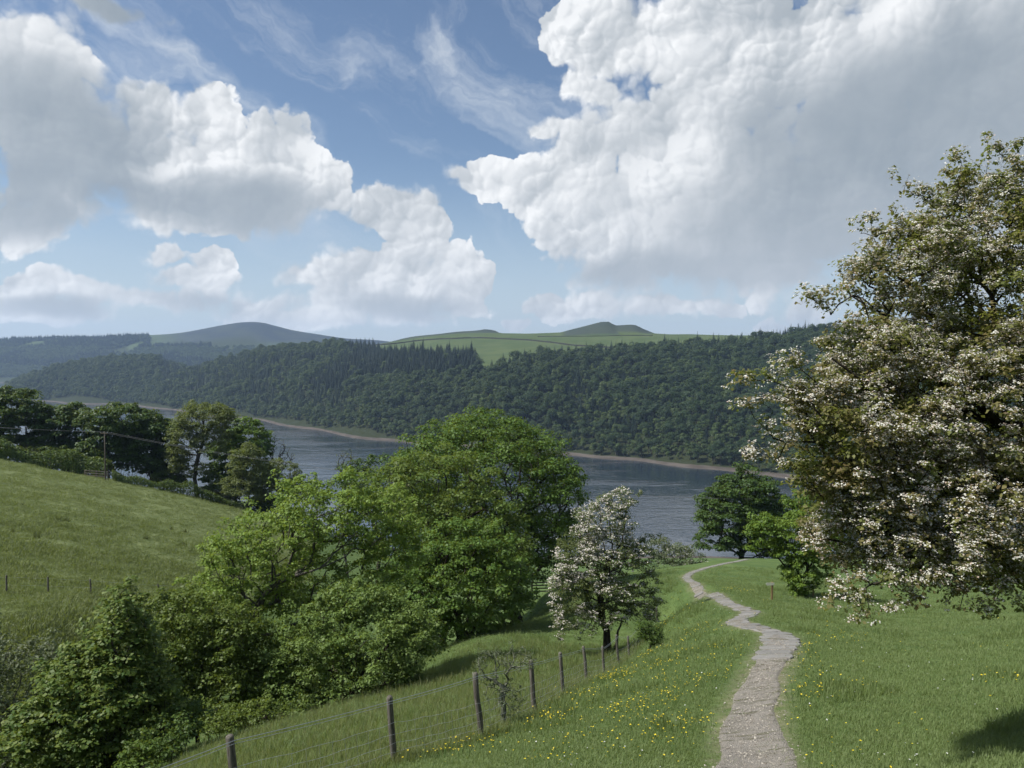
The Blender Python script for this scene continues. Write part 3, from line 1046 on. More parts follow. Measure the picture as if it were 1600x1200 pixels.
def source(name, v, f, mats, midx=None):
    """A mesh object that is only used as a pattern for copies (not linked to the scene)."""
    ob = mesh_obj(name, v, f, None)
    COL.objects.unlink(ob)
    for m in mats:
        ob.data.materials.append(m)
    if midx is not None:
        ob.data.polygons.foreach_set("material_index", np.asarray(midx, np.int32))
    return ob


def far_broadleaf(seed, h, w, mat, nleaf=650, leaf=0.95):
    r = np.random.default_rng(seed)
    cs, rs_ = [], []
    for i in range(14):
        a, k = r.uniform(0, 6.28), r.random() ** 0.5
        zz = h * (0.38 + 0.5 * r.random())
        wid = w * (0.62 if zz > h * 0.7 else 0.85)
        cs.append((math.cos(a) * wid * k * 0.75, math.sin(a) * wid * k * 0.75, zz))
        rs_.append(w * r.uniform(0.28, 0.46))
    cs, rs_ = np.array(cs), np.array(rs_)
    ids = r.integers(0, len(cs), nleaf)
    q = norm(r.normal(size=(nleaf, 3)))
    q[:, 2] = np.where(q[:, 2] < -0.35, -q[:, 2], q[:, 2])
    pos = cs[ids] + q * (rs_[ids] * (0.75 + 0.25 * r.random(nleaf)))[:, None] * np.array((1, 1, 0.72))
    nrm = norm(q + np.array((0, 0, 0.35)) + r.normal(size=q.shape) * 0.3)
    v, f = leaves_mesh(pos, nrm, leaf * r.uniform(0.7, 1.3, nleaf), 'diamond', r)
    tb = Tubes()
    tb.add([(0, 0, -1), (0.1, 0, h * 0.3), (0, 0.1, h * 0.7)], [w * 0.07, w * 0.05, w * 0.015], 5)
    for c in cs[:6]:
        tb.add([(0, 0, h * 0.25), c * np.array((.5, .5, .85)), c], [w * 0.03, w * 0.02, w * 0.01], 3)
    tv, tf = np.concatenate(tb.v), np.concatenate(tb.f)
    return np.concatenate([v, tv]), np.concatenate([f, tf + len(v)]), [0] * len(f) + [1] * len(tf)


def far_conifer(seed, h, w, levels=17):
    r = np.random.default_rng(seed)
    V, Fc = [], []
    for i in range(levels):
        t = i / (levels - 1)
        z0 = h * (0.14 + 0.84 * t)
        ln = w * (1 - t) ** 0.85 + 0.25
        nb_ = int(9 - 3 * t)
        for k in range(nb_):
            a = k / nb_ * 6.28 + i * 1.1 + r.uniform(-.3, .3)
            l = ln * r.uniform(0.75, 1.15)
            d = np.array((math.cos(a), math.sin(a), 0))
            s = np.array((-math.sin(a), math.cos(a), 0))
            p0 = np.array((0, 0, z0 + 0.3))
            p2 = d * l + np.array((0, 0, z0 - 0.38 * l))
            m = (p0 + p2) / 2 + np.array((0, 0, 0.08 * l))
            wd = 0.30 * l + 0.25
            for sg in (1, -1):
                o = len(V)
                V += [p0, m + s * wd * sg - np.array((0, 0, 0.22 * l)), p2, m]
                Fc.append((o, o + 1, o + 2, o + 3))
    tb = Tubes()
    tb.add([(0, 0, -1), (0, 0, h * 0.5), (0, 0, h * 1.0)], [h * 0.016, h * 0.010, 0.02], 5)
    tv, tf = np.concatenate(tb.v), np.concatenate(tb.f)
    V, Fc = np.array(V), np.array(Fc)
    return np.concatenate([V, tv]), np.concatenate([Fc, tf + len(V)]), [0] * len(Fc) + [1] * len(tf)


SRC_B, SRC_L, SRC_C, SRC_P = [], [], [], []
for k in range(4):
    v, f, mi = far_broadleaf(20 + k, 15 + k * 1.3, 7.0 + 0.6 * k, None, 900, 1.15)
    SRC_B.append(source("broadleaf_pattern", v, f, [M_wood_leaf, M_bark_dark], mi))
for k in range(2):
    v, f, mi = far_broadleaf(40 + k, 15.5, 7.4, None, 900, 1.1)
    SRC_L.append(source("bright_broadleaf_pattern", v, f, [M_bright_wood, M_bark_grey], mi))
for k in range(3):
    v, f, mi = far_conifer(30 + k, 21 + 1.6 * k, 4.9 + 0.3 * k)
    SRC_C.append(source("conifer_pattern", v, f, [M_conifer, M_bark_dark], mi))
for k in range(2):
    v, f, mi = far_conifer(50 + k, 18 + k, 3.6)
    SRC_P.append(source("larch_pattern", v, f, [M_pine, M_bark_dark], mi))
WOOD_SRC = SRC_B + SRC_L + SRC_C + SRC_P      # 0-3 dark broadleaf, 4-5 bright, 6-8 conifer, 9-10 larch


def wood_points(x0, x1, y0, y1, sp, seed):
    r = np.random.default_rng(seed)
    gx_, gy_ = np.meshgrid(np.arange(x0, x1, sp), np.arange(y0, y1, sp))
    x = gx_.ravel() + r.uniform(-.48, .48, gx_.size) * sp
    y = gy_.ravel() + r.uniform(-.48, .48, gy_.size) * sp
    return x, y, r


wx, wy, wr = wood_points(-1750, 1500, 780, 2480, 9.4, 5)
keep = in_wood(wx, wy)
wx, wy = wx[keep], wy[keep]
wz = height(wx, wy)
ok = wz > WATER_Z + 1.9
wx, wy, wz = wx[ok], wy[ok], wz[ok]
wu = 800 + FPX * wx / wy
ok = (wu > 0) & (wu < 1690)
wx, wy, wz, wu = wx[ok], wy[ok], wz[ok], wu[ok]
wv_ = 555 - wz / wy * FPX
sd = np.interp(wu, [s[0] for s in SHORE], [shore_d(s[0]) for s in SHORE])
shore_gap = wy - sd
patch = vnoise(wx / 90, wy / 90, 3)
patch2 = vnoise(wx / 35, wy / 35, 8)
nW = len(wx)
pick = wr.integers(0, 4, nW)
rnd = wr.random(nW)
pick = np.where((rnd < 0.08) | ((patch2 > 0.35) & (rnd < 0.45)), wr.integers(4, 6, nW), pick)
conif = ((wu > 545) & (wu < 748) & (wv_ < 598 - (wu - 560) * 0.05)) | ((wu > 470) & (wu <= 560) & (wv_ < 610) & (wv_ > 560) & (patch > -0.2))
pick = np.where(conif & (rnd > 0.05), wr.integers(6, 9, nW), pick)
larch = (wu > 250) & (wu < 560) & (~conif) & (shore_gap > 70) & (patch > -0.45) & (wv_ > 562)
pick = np.where(larch & (rnd > 0.2), wr.integers(9, 11, nW), pick)
scat = (wu > 760) & (((patch2 > 0.45) & (rnd > 0.45)) | (rnd > 0.96))
pick = np.where(scat & (shore_gap > 60), np.where(wr.random(nW) < 0.6, wr.integers(6, 9, nW), wr.integers(9, 11, nW)), pick)
hi_e = np.interp(wu, [e[0] for e in WOOD_EDGE], [e[1] for e in WOOD_EDGE])
sky_con = (wu > 755) & (wy > hi_e - 26) & (rnd > 0.40)
pick = np.where(sky_con, wr.integers(6, 9, nW), pick)
sky_con2 = (wu > 1180) & (wy > hi_e - 70) & (rnd > 0.25)
pick = np.where(sky_con2, wr.integers(6, 9, nW), pick)
shore_row = (shore_gap < 52)
pick = np.where(shore_row, np.where(rnd < 0.35, wr.integers(4, 6, nW), wr.integers(0, 4, nW)), pick)
scw = np.clip(wr.normal(1.02, 0.24, nW), 0.55, 1.7)
scw = np.where(pick >= 6, scw * 0.9, scw)
scw = np.where(shore_row, scw * 0.85, scw)
scl3 = np.stack([scw * wr.uniform(0.9, 1.15, nW), scw * wr.uniform(0.9, 1.15, nW), scw * wr.uniform(0.85, 1.15, nW)], 1)
rot3 = np.stack([wr.normal(0, .04, nW), wr.normal(0, .04, nW), wr.uniform(0, 6.28, nW)], 1)
wpts = np.stack([wx, wy, wz], 1)
# the front row on the shore and the skyline spruces stand out one by one: they are trees of their own
cand = np.where((shore_gap < 38) & (wu > 95) & (wu < 1210) & ~((wu > 640) & (wu < 870)))[0]
cand = cand[np.argsort(shore_gap[cand])][:130]
skyc = np.where((sky_con | sky_con2) & (wu > 760) & (wu < 1285) & (wy > hi_e - 16))[0][:44]
single = np.zeros(nW, bool)
single[cand] = True
single[skyc] = True
PROTO = {}
for i in list(cand) + list(skyc):
    s = WOOD_SRC[pick[i]]
    con = pick[i] >= 6
    o = bpy.data.objects.new("spruce_tree" if con else "lakeside_tree", s.data)
    COL.objects.link(o)
    o.location = wpts[i]
    o.rotation_euler = rot3[i]
    o.scale = scl3[i]
    if i in skyc and con:
        tag(o, "dark pointed spruce on the upper edge of the wood against the green pasture", "tree", "spruces along the top edge of the wood")
    elif con:
        tag(o, "dark pointed conifer among the trees on the far shore", "tree", "conifers along the far shore")
    elif i in skyc:
        tag(o, "round broadleaf tree on the upper edge of the far wood", "tree", "broadleaf trees along the top edge of the wood")
    else:
        tag(o, "round broadleaf tree in the front row above the brown far shore", "tree", "trees along the far shore")
far_wood = scatter("woodland", "dark mixed woodland covering the hillside across the water", wpts[~single], rot3[~single], scl3[~single], pick[~single], WOOD_SRC)

fx_, fy_, fr = wood_points(-3300, -1100, 3480, 4420, 13.0, 6)
fu = 800 + FPX * fx_ / fy_
fz_ = height(fx_, fy_)
fvv = 555 - fz_ / fy_ * FPX
# the hill's own clearings: a pale field and the open heather top
open_field = ((fu > 235) & (fvv < 541 - (fu - 235) * 0.02) & (fy_ > 3950)) | (vnoise(fx_ / 120, fy_ / 120, 55) > 0.62)
kp = (fu > -60) & (fu < 470) & (fz_ > WATER_Z + 6) & ~open_field
kp &= ~((fu > 330) & (fvv < 545))
fx_, fy_, fz_, fu, fvv = fx_[kp], fy_[kp], fz_[kp], fu[kp], fvv[kp]
nF = len(fx_)
fp = np.where(fr.random(nF) < 0.55, fr.integers(4, 6, nF), fr.integers(0, 4, nF))  # extra bright-leaved trees put the slope's sunlight into leaf colour
fcon = (vnoise(fx_ / 160, fy_ / 160, 12) > 0.1) | (fvv < 545)
fp = np.where(fcon & (fr.random(nF) < 0.85), fr.integers(6, 9, nF), fp)
fs = fr.uniform(0.9, 1.5, nF)
far_wood2 = scatter("hill_woodland", "hazy woodland on the distant slope below the moorland hill", np.stack([fx_, fy_, fz_], 1),
                    np.stack([np.zeros(nF), np.zeros(nF), fr.uniform(0, 6.28, nF)], 1), np.stack([fs * 1.15, fs * 1.15, fs * 0.95], 1), fp, WOOD_SRC)
print("WOOD", nW, nF, "singles", single.sum())

# ------------------------------------------------------------------ trees of the gully, left of the path
def px(u, v, d):
    return P(u, v, d)


b = on_ground(805, 66)
tree("oak_tree", "largest dome-shaped dark green tree in the gully, tallest against the water", "tree", b,
     [L(770, 770, 140, 122, 66, 7.5), L(700, 730, 85, 72, 64, 4), L(850, 800, 74, 110, 66, 5), (P(780, 860, 66), np.array((8, 6, 4.0))), L(760, 705, 95, 60, 66, 5)],
     n=600, gap=0.70, clump=1.15, per=135, leaf=0.225, lmat=M_leaf_dome, bmat=M_bark_dark, tip_r=0.02, trunk_r=0.55, seed=11, flat=0.6, shoots=0.08, step=1.6, group="trees in the gully", wpath=0.4)
b = on_ground(690, 52)
tree("oak_tree", "olive and bronze leaved tree in front of the dark dome tree", "tree", b,
     [L(690, 775, 95, 78, 52, 4.2), L(620, 780, 62, 62, 52, 3), L(745, 850, 90, 85, 51, 4), L(660, 850, 90, 70, 51, 3.5)],
     n=330, gap=0.6, clump=0.85, per=110, leaf=0.19, lmat=M_leaf_olive, bmat=M_bark_dark, tip_r=0.018, trunk_r=0.4, seed=12, flat=0.55, shoots=0.12, step=1.2, group="trees in the gully")
b = on_ground(720, 47)
tree("sycamore_tree", "bushy mid-green tree with foliage to the ground beside the shady grass", "tree", b,
     [L(725, 905, 105, 92, 46, 3.4), L(655, 935, 75, 70, 45, 2.6), L(780, 930, 56, 62, 47, 2.4), L(700, 975, 80, 40, 45, 2)],
     n=360, gap=0.5, clump=0.7, per=105, leaf=0.17, lmat=M_leaf_mid, bmat=M_bark_dark, tip_r=0.015, trunk_r=0.3, seed=13, flat=0.6, shoots=0.12, group="trees in the gully")
b = on_ground(372, 33)
limb = [b, P(374, 1085, 33), P(372, 1030, 33), P(385, 990, 32.8), P(404, 955, 32.5), P(412, 930, 32.2), P(432, 912, 32.0), P(455, 902, 31.8), P(500, 888, 31.6), P(540, 870, 31.8)]
tree("ash_tree", "bright yellow-green tree with a crooked bare limb showing", "tree", b,
     [L(510, 815, 110, 58, 33, 2.4), L(425, 860, 95, 62, 33, 2.4), L(385, 920, 95, 66, 33.5, 2.2), L(590, 815, 66, 50, 34, 2), L(470, 775, 42, 30, 33, 1.2), L(350, 960, 70, 50, 33.5, 1.8), L(600, 870, 60, 50, 34.5, 1.8), L(540, 770, 40, 28, 33.5, 1), L(440, 960, 80, 45, 34, 1.6), L(330, 1010, 60, 45, 33.5, 1.5), L(480, 920, 70, 45, 34, 1.6)],
     n=620, gap=0.31, clump=0.52, per=88, leaf=0.13, lmat=M_leaf_yellow, bmat=M_bark_grey, tip_r=0.010, trunk_r=0.20, seed=14, flat=0.6, trunk_pts=limb, group="trees in the gully",
     stems=[(P(374, 1060, 33), P(300, 960, 33.2), 0.06), (P(404, 955, 32.5), P(350, 890, 32.8), 0.06), (P(432, 912, 32.0), P(420, 850, 32), 0.05), (P(500, 888, 31.6), P(560, 830, 32), 0.05)])
b = on_ground(575, 30)
tree("hazel_bush", "wide rounded hazel bush beside the wire fence", "bush", b,
     [L(580, 1005, 100, 78, 30, 2.2), L(500, 1020, 80, 80, 30, 2), L(630, 1010, 52, 62, 30, 1.6), L(540, 1070, 120, 55, 29.5, 2), L(450, 1060, 62, 60, 29.5, 1.6), L(560, 945, 66, 40, 30.5, 1.5), L(470, 1100, 60, 36, 29, 1.3), L(410, 1100, 36, 36, 29, 1)],
     n=500, gap=0.28, clump=0.48, per=125, leaf=0.11, lmat=M_leaf_hazel, bmat=M_bark_dark, tip_r=0.010, trunk_r=0.14, seed=15, flat=0.62, shell=0.45, group="bushes in the gully")
b = on_ground(300, 28)
tree("elder_bush", "shady thin-stemmed bush between the crooked ash and the dark maple", "bush", b,
     [L(300, 985, 66, 66, 29, 1.6), L(330, 1040, 66, 60, 28.5, 1.6), L(270, 1045, 50, 70, 28, 1.4), L(300, 1085, 62, 40, 28, 1.3), L(360, 1000, 50, 55, 29, 1.2), L(350, 1090, 60, 40, 28, 1.2), L(400, 1080, 40, 40, 28.5, 1.0), L(250, 1110, 40, 36, 27, 1)],
     n=400, gap=0.27, clump=0.48, per=105, leaf=0.115, lmat=M_leaf_hazel2, bmat=M_bark_dark, tip_r=0.009, trunk_r=0.08, seed=16, flat=0.6, group="bushes in the gully",
     stems=[(on_ground(282 + 18 * i, 28), P(265 + 24 * i, 1060 - 8 * (i % 3), 28), 0.03) for i in range(6)])
b = on_ground(165, 21.5)
tree("maple_tree", "dark green maple with layered sprays beneath the field, front of the gully", "tree", b,
     [L(160, 1110, 96, 100, 21.5, 1.7), L(185, 1030, 56, 60, 22, 1.2), L(195, 965, 30, 40, 22, 0.7), L(190, 935, 16, 20, 22, .4), L(120, 1060, 50, 50, 21.6, 1.0), L(90, 1150, 70, 70, 21, 1.4), L(215, 1120, 46, 80, 21.5, 1.2)],
     n=440, gap=0.24, clump=0.44, per=95, leaf=0.12, lmat=M_leaf_maple, bmat=M_bark_dark, tip_r=0.010, trunk_r=0.16, seed=17, flat=0.38, group="bushes in the gully", up=0.9)
b = on_ground(-10, 23)
tree("willow_bush", "grey-green willow bush cut by the left edge of the picture", "bush", b,
     [L(10, 1080, 62, 80, 23, 1.4), L(50, 1040, 40, 40, 23.5, 1), L(-60, 1080, 80, 100, 23, 1.6), L(0, 1150, 70, 50, 22, 1.2)],
     n=240, gap=0.28, clump=0.42, per=80, leaf=0.09, lmat=M_leaf_willow, bmat=M_bark_grey, tip_r=0.009, trunk_r=0.12, seed=18, flat=0.7, group="bushes in the gully")
b = on_ground(590, 100)
tree("sycamore_tree", "small dark tree left of the dome tree against the water", "tree", b,
     [L(585, 738, 42, 30, 100, 3), L(555, 752, 30, 26, 100, 2.2), L(610, 770, 50, 40, 100, 3)],
     n=120, gap=0.7, clump=0.95, per=70, leaf=0.30, lmat=M_leaf_dark, bmat=M_bark_dark, tip_r=0.02, trunk_r=0.25, seed=19, group="trees in the gully")
b = on_ground(541, 104)
tree("bare_tree", "thin almost leafless tree beside the small dark tree by the water", "tree", b,
     [L(541, 725, 20, 24, 104, 1.6), L(550, 745, 16, 18, 104, 1.3)],
     n=60, gap=0.4, clump=0.35, per=5, leaf=0.16, lmat=M_leaf_ash, bmat=M_bark_grey, tip_r=0.022, trunk_r=0.16, seed=20, twigs=3, group="bare trees by the water")

# ------------------------------------------------------------------ tree row along the top of the field
def row_tree(name, label, u, v0, ru, rv, d, lobes, seed, mat, **kw):
    b = on_ground(u, d)
    args = dict(n=340, gap=0.62, clump=1.5, per=110, leaf=0.50, lmat=mat, bmat=M_bark_dark, tip_r=0.024, trunk_r=0.36, seed=seed, flat=0.5, shoots=0.08, step=1.8, group="trees along the top of the field")
    args.update(kw)
    return tree(name, label, "tree", b, [L(*l, d, r_) for (*l, r_) in lobes], **args)


row_tree("sycamore_tree", "tall dark sycamore at the left end of the field's tree row", 10, 0, 0, 0, 150, [(15, 640, 56, 34, 6), (-30, 650, 60, 50, 6), (25, 675, 52, 26, 5), (0, 700, 60, 24, 5), (-40, 690, 60, 30, 5)], 31, M_leaf_dark)
row_tree("sycamore_tree", "second dark sycamore from the left end, lower than its neighbour", 95, 0, 0, 0, 152, [(95, 662, 38, 26, 4.5), (112, 645, 20, 14, 3), (80, 690, 40, 22, 4), (105, 705, 40, 20, 4)], 32, M_leaf_dark, n=170)
row_tree("sycamore_tree", "broad flat-topped dark sycamore just behind the utility pole", 178, 0, 0, 0, 150, [(180, 657, 60, 26, 6), (158, 690, 44, 34, 5), (207, 690, 38, 32, 4.5), (138, 712, 28, 24, 3), (175, 715, 34, 18, 4), (120, 725, 30, 18, 3), (200, 722, 26, 12, 3)], 33, M_leaf_dark, n=280)
row_tree("sycamore_tree", "dark sycamore between the utility pole and the pale ash", 232, 0, 0, 0, 152, [(240, 678, 38, 28, 4.5), (225, 712, 34, 28, 4), (258, 720, 28, 26, 3.5), (240, 735, 30, 14, 3)], 34, M_leaf_dark, n=190)
b = on_ground(305, 148)
tr_p = [b, P(304, 748, 148), P(306, 730, 148), P(310, 712, 148), P(316, 695, 148), P(318, 675, 148), P(318, 650, 148)]
row_tree("ash_tree", "pale open-crowned ash with forked trunk in the field's tree row", 305, 0, 0, 0, 148, [(318, 655, 44, 26, 4.5), (285, 690, 22, 34, 3), (345, 660, 26, 26, 3), (330, 690, 30, 26, 3), (278, 718, 20, 24, 2.4), (300, 735, 26, 14, 2)], 35, M_leaf_ash,
         n=340, per=85, leaf=0.30, clump=1.05, bmat=M_bark_dark, trunk_pts=tr_p, trunk_r=0.36, flat=0.75, arch=0.05)
row_tree("sycamore_tree", "dark green sycamore immediately right of the pale ash", 362, 0, 0, 0, 156, [(385, 690, 36, 34, 4.5), (362, 715, 38, 32, 4.5), (400, 725, 26, 36, 3.5), (345, 745, 26, 18, 3), (385, 760, 34, 18, 3)], 36, M_leaf_dark, n=220, lmat=M_leaf_mid)
row_tree("ash_tree", "small feathery light green ash low in the row by the hedge", 385, 0, 0, 0, 143, [(385, 725, 26, 34, 3), (380, 760, 34, 20, 3), (410, 750, 22, 30, 2.6)], 37, M_leaf_ash, n=220, per=85, leaf=0.28, clump=0.9, trunk_r=0.18, flat=0.75)
row_tree("ash_tree", "pale thin ash at the right end of the field's tree row", 440, 0, 0, 0, 146, [(440, 745, 30, 26, 3), (425, 770, 30, 18, 2.6), (465, 768, 22, 18, 2.4)], 38, M_leaf_ash, n=170, per=70, leaf=0.28, clump=0.85, trunk_r=0.15, flat=0.75)
b = on_ground(432, 158)
row_tree("bare_tree", "bare dead-topped tree rising behind the right end of the row", 432, 0, 0, 0, 158, [(432, 705, 16, 24, 2), (450, 715, 12, 20, 1.6), (425, 690, 8, 14, 1.2)], 39, M_leaf_ash, n=60, per=3, leaf=0.2, clump=0.5, gap=0.5, trunk_r=0.16, tip_r=0.035, twigs=3)

for k_, (u_, v_, ru_, rv_, d_, lab_) in enumerate(((68, 715, 34, 20, 146, "dark scrub under the second sycamore of the row"), (128, 735, 26, 14, 147, "scrub behind the utility pole's timber rails"), (262, 748, 24, 14, 150, "scrub at the foot of the dark sycamore left of the pale ash"), (345, 765, 22, 12, 150, "scrub between the pale ash and the feathery small ash"), (415, 785, 26, 12, 150, "scrub at the low end of the tree row"))):
    b = on_ground(u_, d_)
    tree("scrub_bush", lab_, "bush", b, [L(u_, v_, ru_, rv_, d_, 2.6), L(u_ + 10, v_ + 6, ru_ * 0.8, rv_, d_, 2.2)], n=60, gap=0.6, clump=1.1, per=80, leaf=0.42, lmat=M_leaf_hedge, bmat=M_bark_dark, tip_r=0.02, trunk_r=0.12, seed=140 + k_, flat=0.6, group="scrub under the tree row", shoots=0.1)
b = on_ground(262, 20.5)
tree("bramble_bush", "low dark bramble filling the gap between maple and wire fence", "bush", b,
     [L(255, 1160, 40, 34, 20.5, 0.9), L(285, 1130, 36, 26, 22, 0.9), L(225, 1190, 40, 30, 19.5, 0.8)],
     n=110, gap=0.2, clump=0.3, per=60, leaf=0.09, lmat=M_leaf_deep, bmat=M_bark_dark, tip_r=0.007, trunk_r=0.03, seed=150, flat=0.6, group="bushes in the gully")
b = on_ground(415, 25.5)
tree("bramble_bush", "low bramble at the foot of the crooked ash tree", "bush", b,
     [L(395, 1120, 46, 18, 25.5, 0.9), L(345, 1128, 40, 16, 25, 0.8), L(450, 1118, 30, 16, 26, 0.8)],
     n=100, gap=0.2, clump=0.3, per=60, leaf=0.09, lmat=M_leaf_hazel2, bmat=M_bark_dark, tip_r=0.007, trunk_r=0.03, seed=151, flat=0.6, group="bushes in the gully")

# hedge and scrub along the field edge
hp = [on_ground(u_, d_) for (u_, d_) in ((-120, 128), (-40, 131), (0, 134), (60, 137), (120, 140), (168, 141))]
hedge_c = catmull(np.array(hp), 12)
hr = np.random.default_rng(61)


def hedge(name, label, line, wid, hgt, n, leaf, mat, seed):
    r = np.random.default_rng(seed)
    base = line[len(line) // 2]
    root = empty(name, base)
    tag(root, label, "hedge", "hedges along the field")
    t = r.random(n) * (len(line) - 1.001)
    i = t.astype(int)
    p = line[i] + (line[i + 1] - line[i]) * (t - i)[:, None]
    hh = hgt * (0.75 + 0.4 * vnoise(p[:, 0] / 2.5, p[:, 1] / 2.5, seed))
    a = r.uniform(0, math.pi, n)
    k = 0.7 + 0.3 * r.random(n)
    q = np.stack([np.cos(a), -np.cos(a) * 0 + r.normal(0, .3, n), np.sin(a)], 1)
    tan = norm(line[i + 1] - line[i])
    side = norm(np.cross(tan, np.array((0, 0, 1.0))))
    pos = p + side * (np.cos(a) * wid * k)[:, None] + np.array((0, 0, 1.0)) * (np.sin(a) ** 0.6 * hh * k)[:, None]
    pos[:, 2] = np.maximum(pos[:, 2], height(pos[:, 0], pos[:, 1]) + 0.05)
    nrm = norm(side * np.cos(a)[:, None] + np.array((0, 0, 1.0)) * np.sin(a)[:, None] + r.normal(size=(n, 3)) * 0.5)
    v, f = leaves_mesh(pos, nrm, leaf * r.uniform(0.7, 1.3, n), 'diamond', r)
    mesh_obj("foliage", v - base, f, mat, root)
    tb = Tubes()
    for j in range(0, len(line) - 1):
        for m in range(2):
            p0 = line[j] + (line[j + 1] - line[j]) * r.random()
            p0 = np.array((p0[0], p0[1], ground_z(p0[0], p0[1]) - 0.1))
            tb.add([p0, p0 + np.array((r.normal(0, .2), r.normal(0, .2), hgt * 0.5)), p0 + np.array((r.normal(0, .4), r.normal(0, .4), hgt * 0.85))], [0.06, 0.04, 0.015], 4)
    tb.obj("stems", M_bark_dark, root, base)
    return root


hedge("thorn_hedge", "tall dark scrubby hedge below the sycamores at the field's left edge", hedge_c, 2.6, 4.8, 12000, 0.34, M_leaf_hedge, 62)
hp2 = [on_ground(u_, d_) for (u_, d_) in ((172, 136), (230, 139), (300, 143), (360, 147), (430, 151), (500, 154))]
hedge("thorn_hedge", "low clipped hedge running down the right half of the field edge", catmull(np.array(hp2), 12), 1.4, 2.9, 11000, 0.26, M_leaf_hedge, 63)

# ------------------------------------------------------------------ trees round the crest, right of the path
b = on_ground(1160, 118)
tree("sycamore_tree", "dark rounded sycamore standing beyond the crest of the path", "tree", b,
     [L(1165, 775, 52, 48, 118, 5), L(1140, 815, 52, 46, 117, 5), L(1190, 815, 44, 48, 118, 4.5), L(1120, 845, 34, 26, 117, 3.4), L(1200, 850, 36, 30, 117, 3.4), L(1160, 850, 40, 22, 116, 3), L(1150, 790, 60, 50, 118, 5), L(1195, 790, 36, 40, 118, 4)],
     n=400, gap=0.58, clump=1.1, per=110, leaf=0.36, lmat=M_leaf_dark, bmat=M_bark_dark, tip_r=0.022, trunk_r=0.42, seed=41, flat=0.55, shoots=0.05, step=1.5)
b = on_ground(1250, 47)
tree("thorn_tree", "fresh green thorn tree beside the little signpost", "tree", b,
     [L(1245, 845, 52, 46, 47, 1.8), L(1270, 800, 44, 30, 48, 1.5), L(1205, 830, 34, 26, 47, 1.2), L(1250, 895, 30, 34, 46.5, 1.2), L(1290, 850, 40, 50, 48, 1.5)],
     n=300, gap=0.30, clump=0.52, per=95, leaf=0.15, lmat=M_leaf_oak, bmat=M_bark_dark, tip_r=0.012, trunk_r=0.16, seed=42, flat=0.5,
     extra=[P(1180, 820, 47), P(1172, 826, 47), P(1182, 862, 46.8), P(1170, 856, 46.8), P(1195, 805, 47)])
b = on_ground(1055, 100)
tree("scrub_bush", "low grey-green scrub on the crest left of the dark sycamore", "bush", b,
     [L(1050, 868, 34, 20, 98, 2.4), L(1030, 860, 24, 16, 98, 2), L(1075, 876, 26, 14, 97, 2)],
     n=90, gap=0.5, clump=0.75, per=85, leaf=0.2, lmat=M_leaf_willow, bmat=M_bark_dark, tip_r=0.015, trunk_r=0.1, seed=43, flat=0.7,
     blossom=dict(share=0.03, per=5, spread=0.10, size=0.10, mat=M_petal))

# ------------------------------------------------------------------ hawthorns in blossom
b = on_ground(951, 37.9)
tp = [b, P(948, 985, 37.9), P(941, 972, 37.9), P(940, 955, 37.7), P(938, 930, 37.6), P(945, 900, 37.5), P(948, 870, 37.5)]
tree("hawthorn_tree", "smaller hawthorn in pinkish-white blossom growing through the wire fence", "tree", b,
     [L(950, 865, 62, 52, 37.9, 1.5), L(945, 815, 48, 36, 37.9, 1.2), L(905, 880, 40, 38, 37.5, 1.1), L(985, 890, 42, 46, 37.9, 1.2), L(895, 925, 36, 38.4, 37.3, 1.0), L(940, 925, 52, 36, 37.3, 1.2), L(995, 935, 38.4, 26, 37.6, 0.9), L(900, 968, 36, 24, 37.2, 0.8), L(950, 958, 44, 22, 37.3, .9), L(1000, 958, 30, 22, 37.6, .8), L(965, 785, 26, 18, 37.9, .7)],
     n=640, gap=0.20, clump=0.35, per=60, leaf=0.092, lmat=M_leaf_haw2, bmat=M_bark_dark, tip_r=0.007, trunk_r=0.17, seed=51, flat=0.6, trunk_pts=tp, step=0.6, jit=0.16,
     extra=[P(965, 768, 37.9), P(998, 776, 37.9), P(992, 785, 37.9), P(862, 945, 37.3), P(870, 930, 37.3), P(875, 900, 37.3), P(880, 850, 37.3), P(886, 838, 37.3), P(1016, 838, 37.9), P(1024, 845, 37.9), P(880, 965, 37.1), P(895, 985, 37.0), P(875, 1000, 36.8), P(905, 1000, 36.8), P(925, 985, 37.1), P(1030, 912, 37.7), P(1022, 925, 37.7)],
     stems=[(P(946, 985, 37.9), P(965, 940, 38.0), 0.09), (P(946, 985, 37.9), P(915, 930, 37.5), 0.08), (on_ground(963, 38.4), P(972, 965, 38.2), 0.09)],
     blossom=dict(share=0.30, per=4, spread=0.04, size=0.062, mat=M_petal_pink, bias=(-0.75, -0.35, 0.25), patchy=0.9))
tb_ = on_ground(1760, 9.6)
tp = [tb_, P(1745, 1080, 9.6), P(1725, 1000, 9.5), P(1700, 930, 9.4), P(1680, 860, 9.4), P(1660, 760, 9.4), P(1640, 640, 9.4), P(1625, 520, 9.4)]
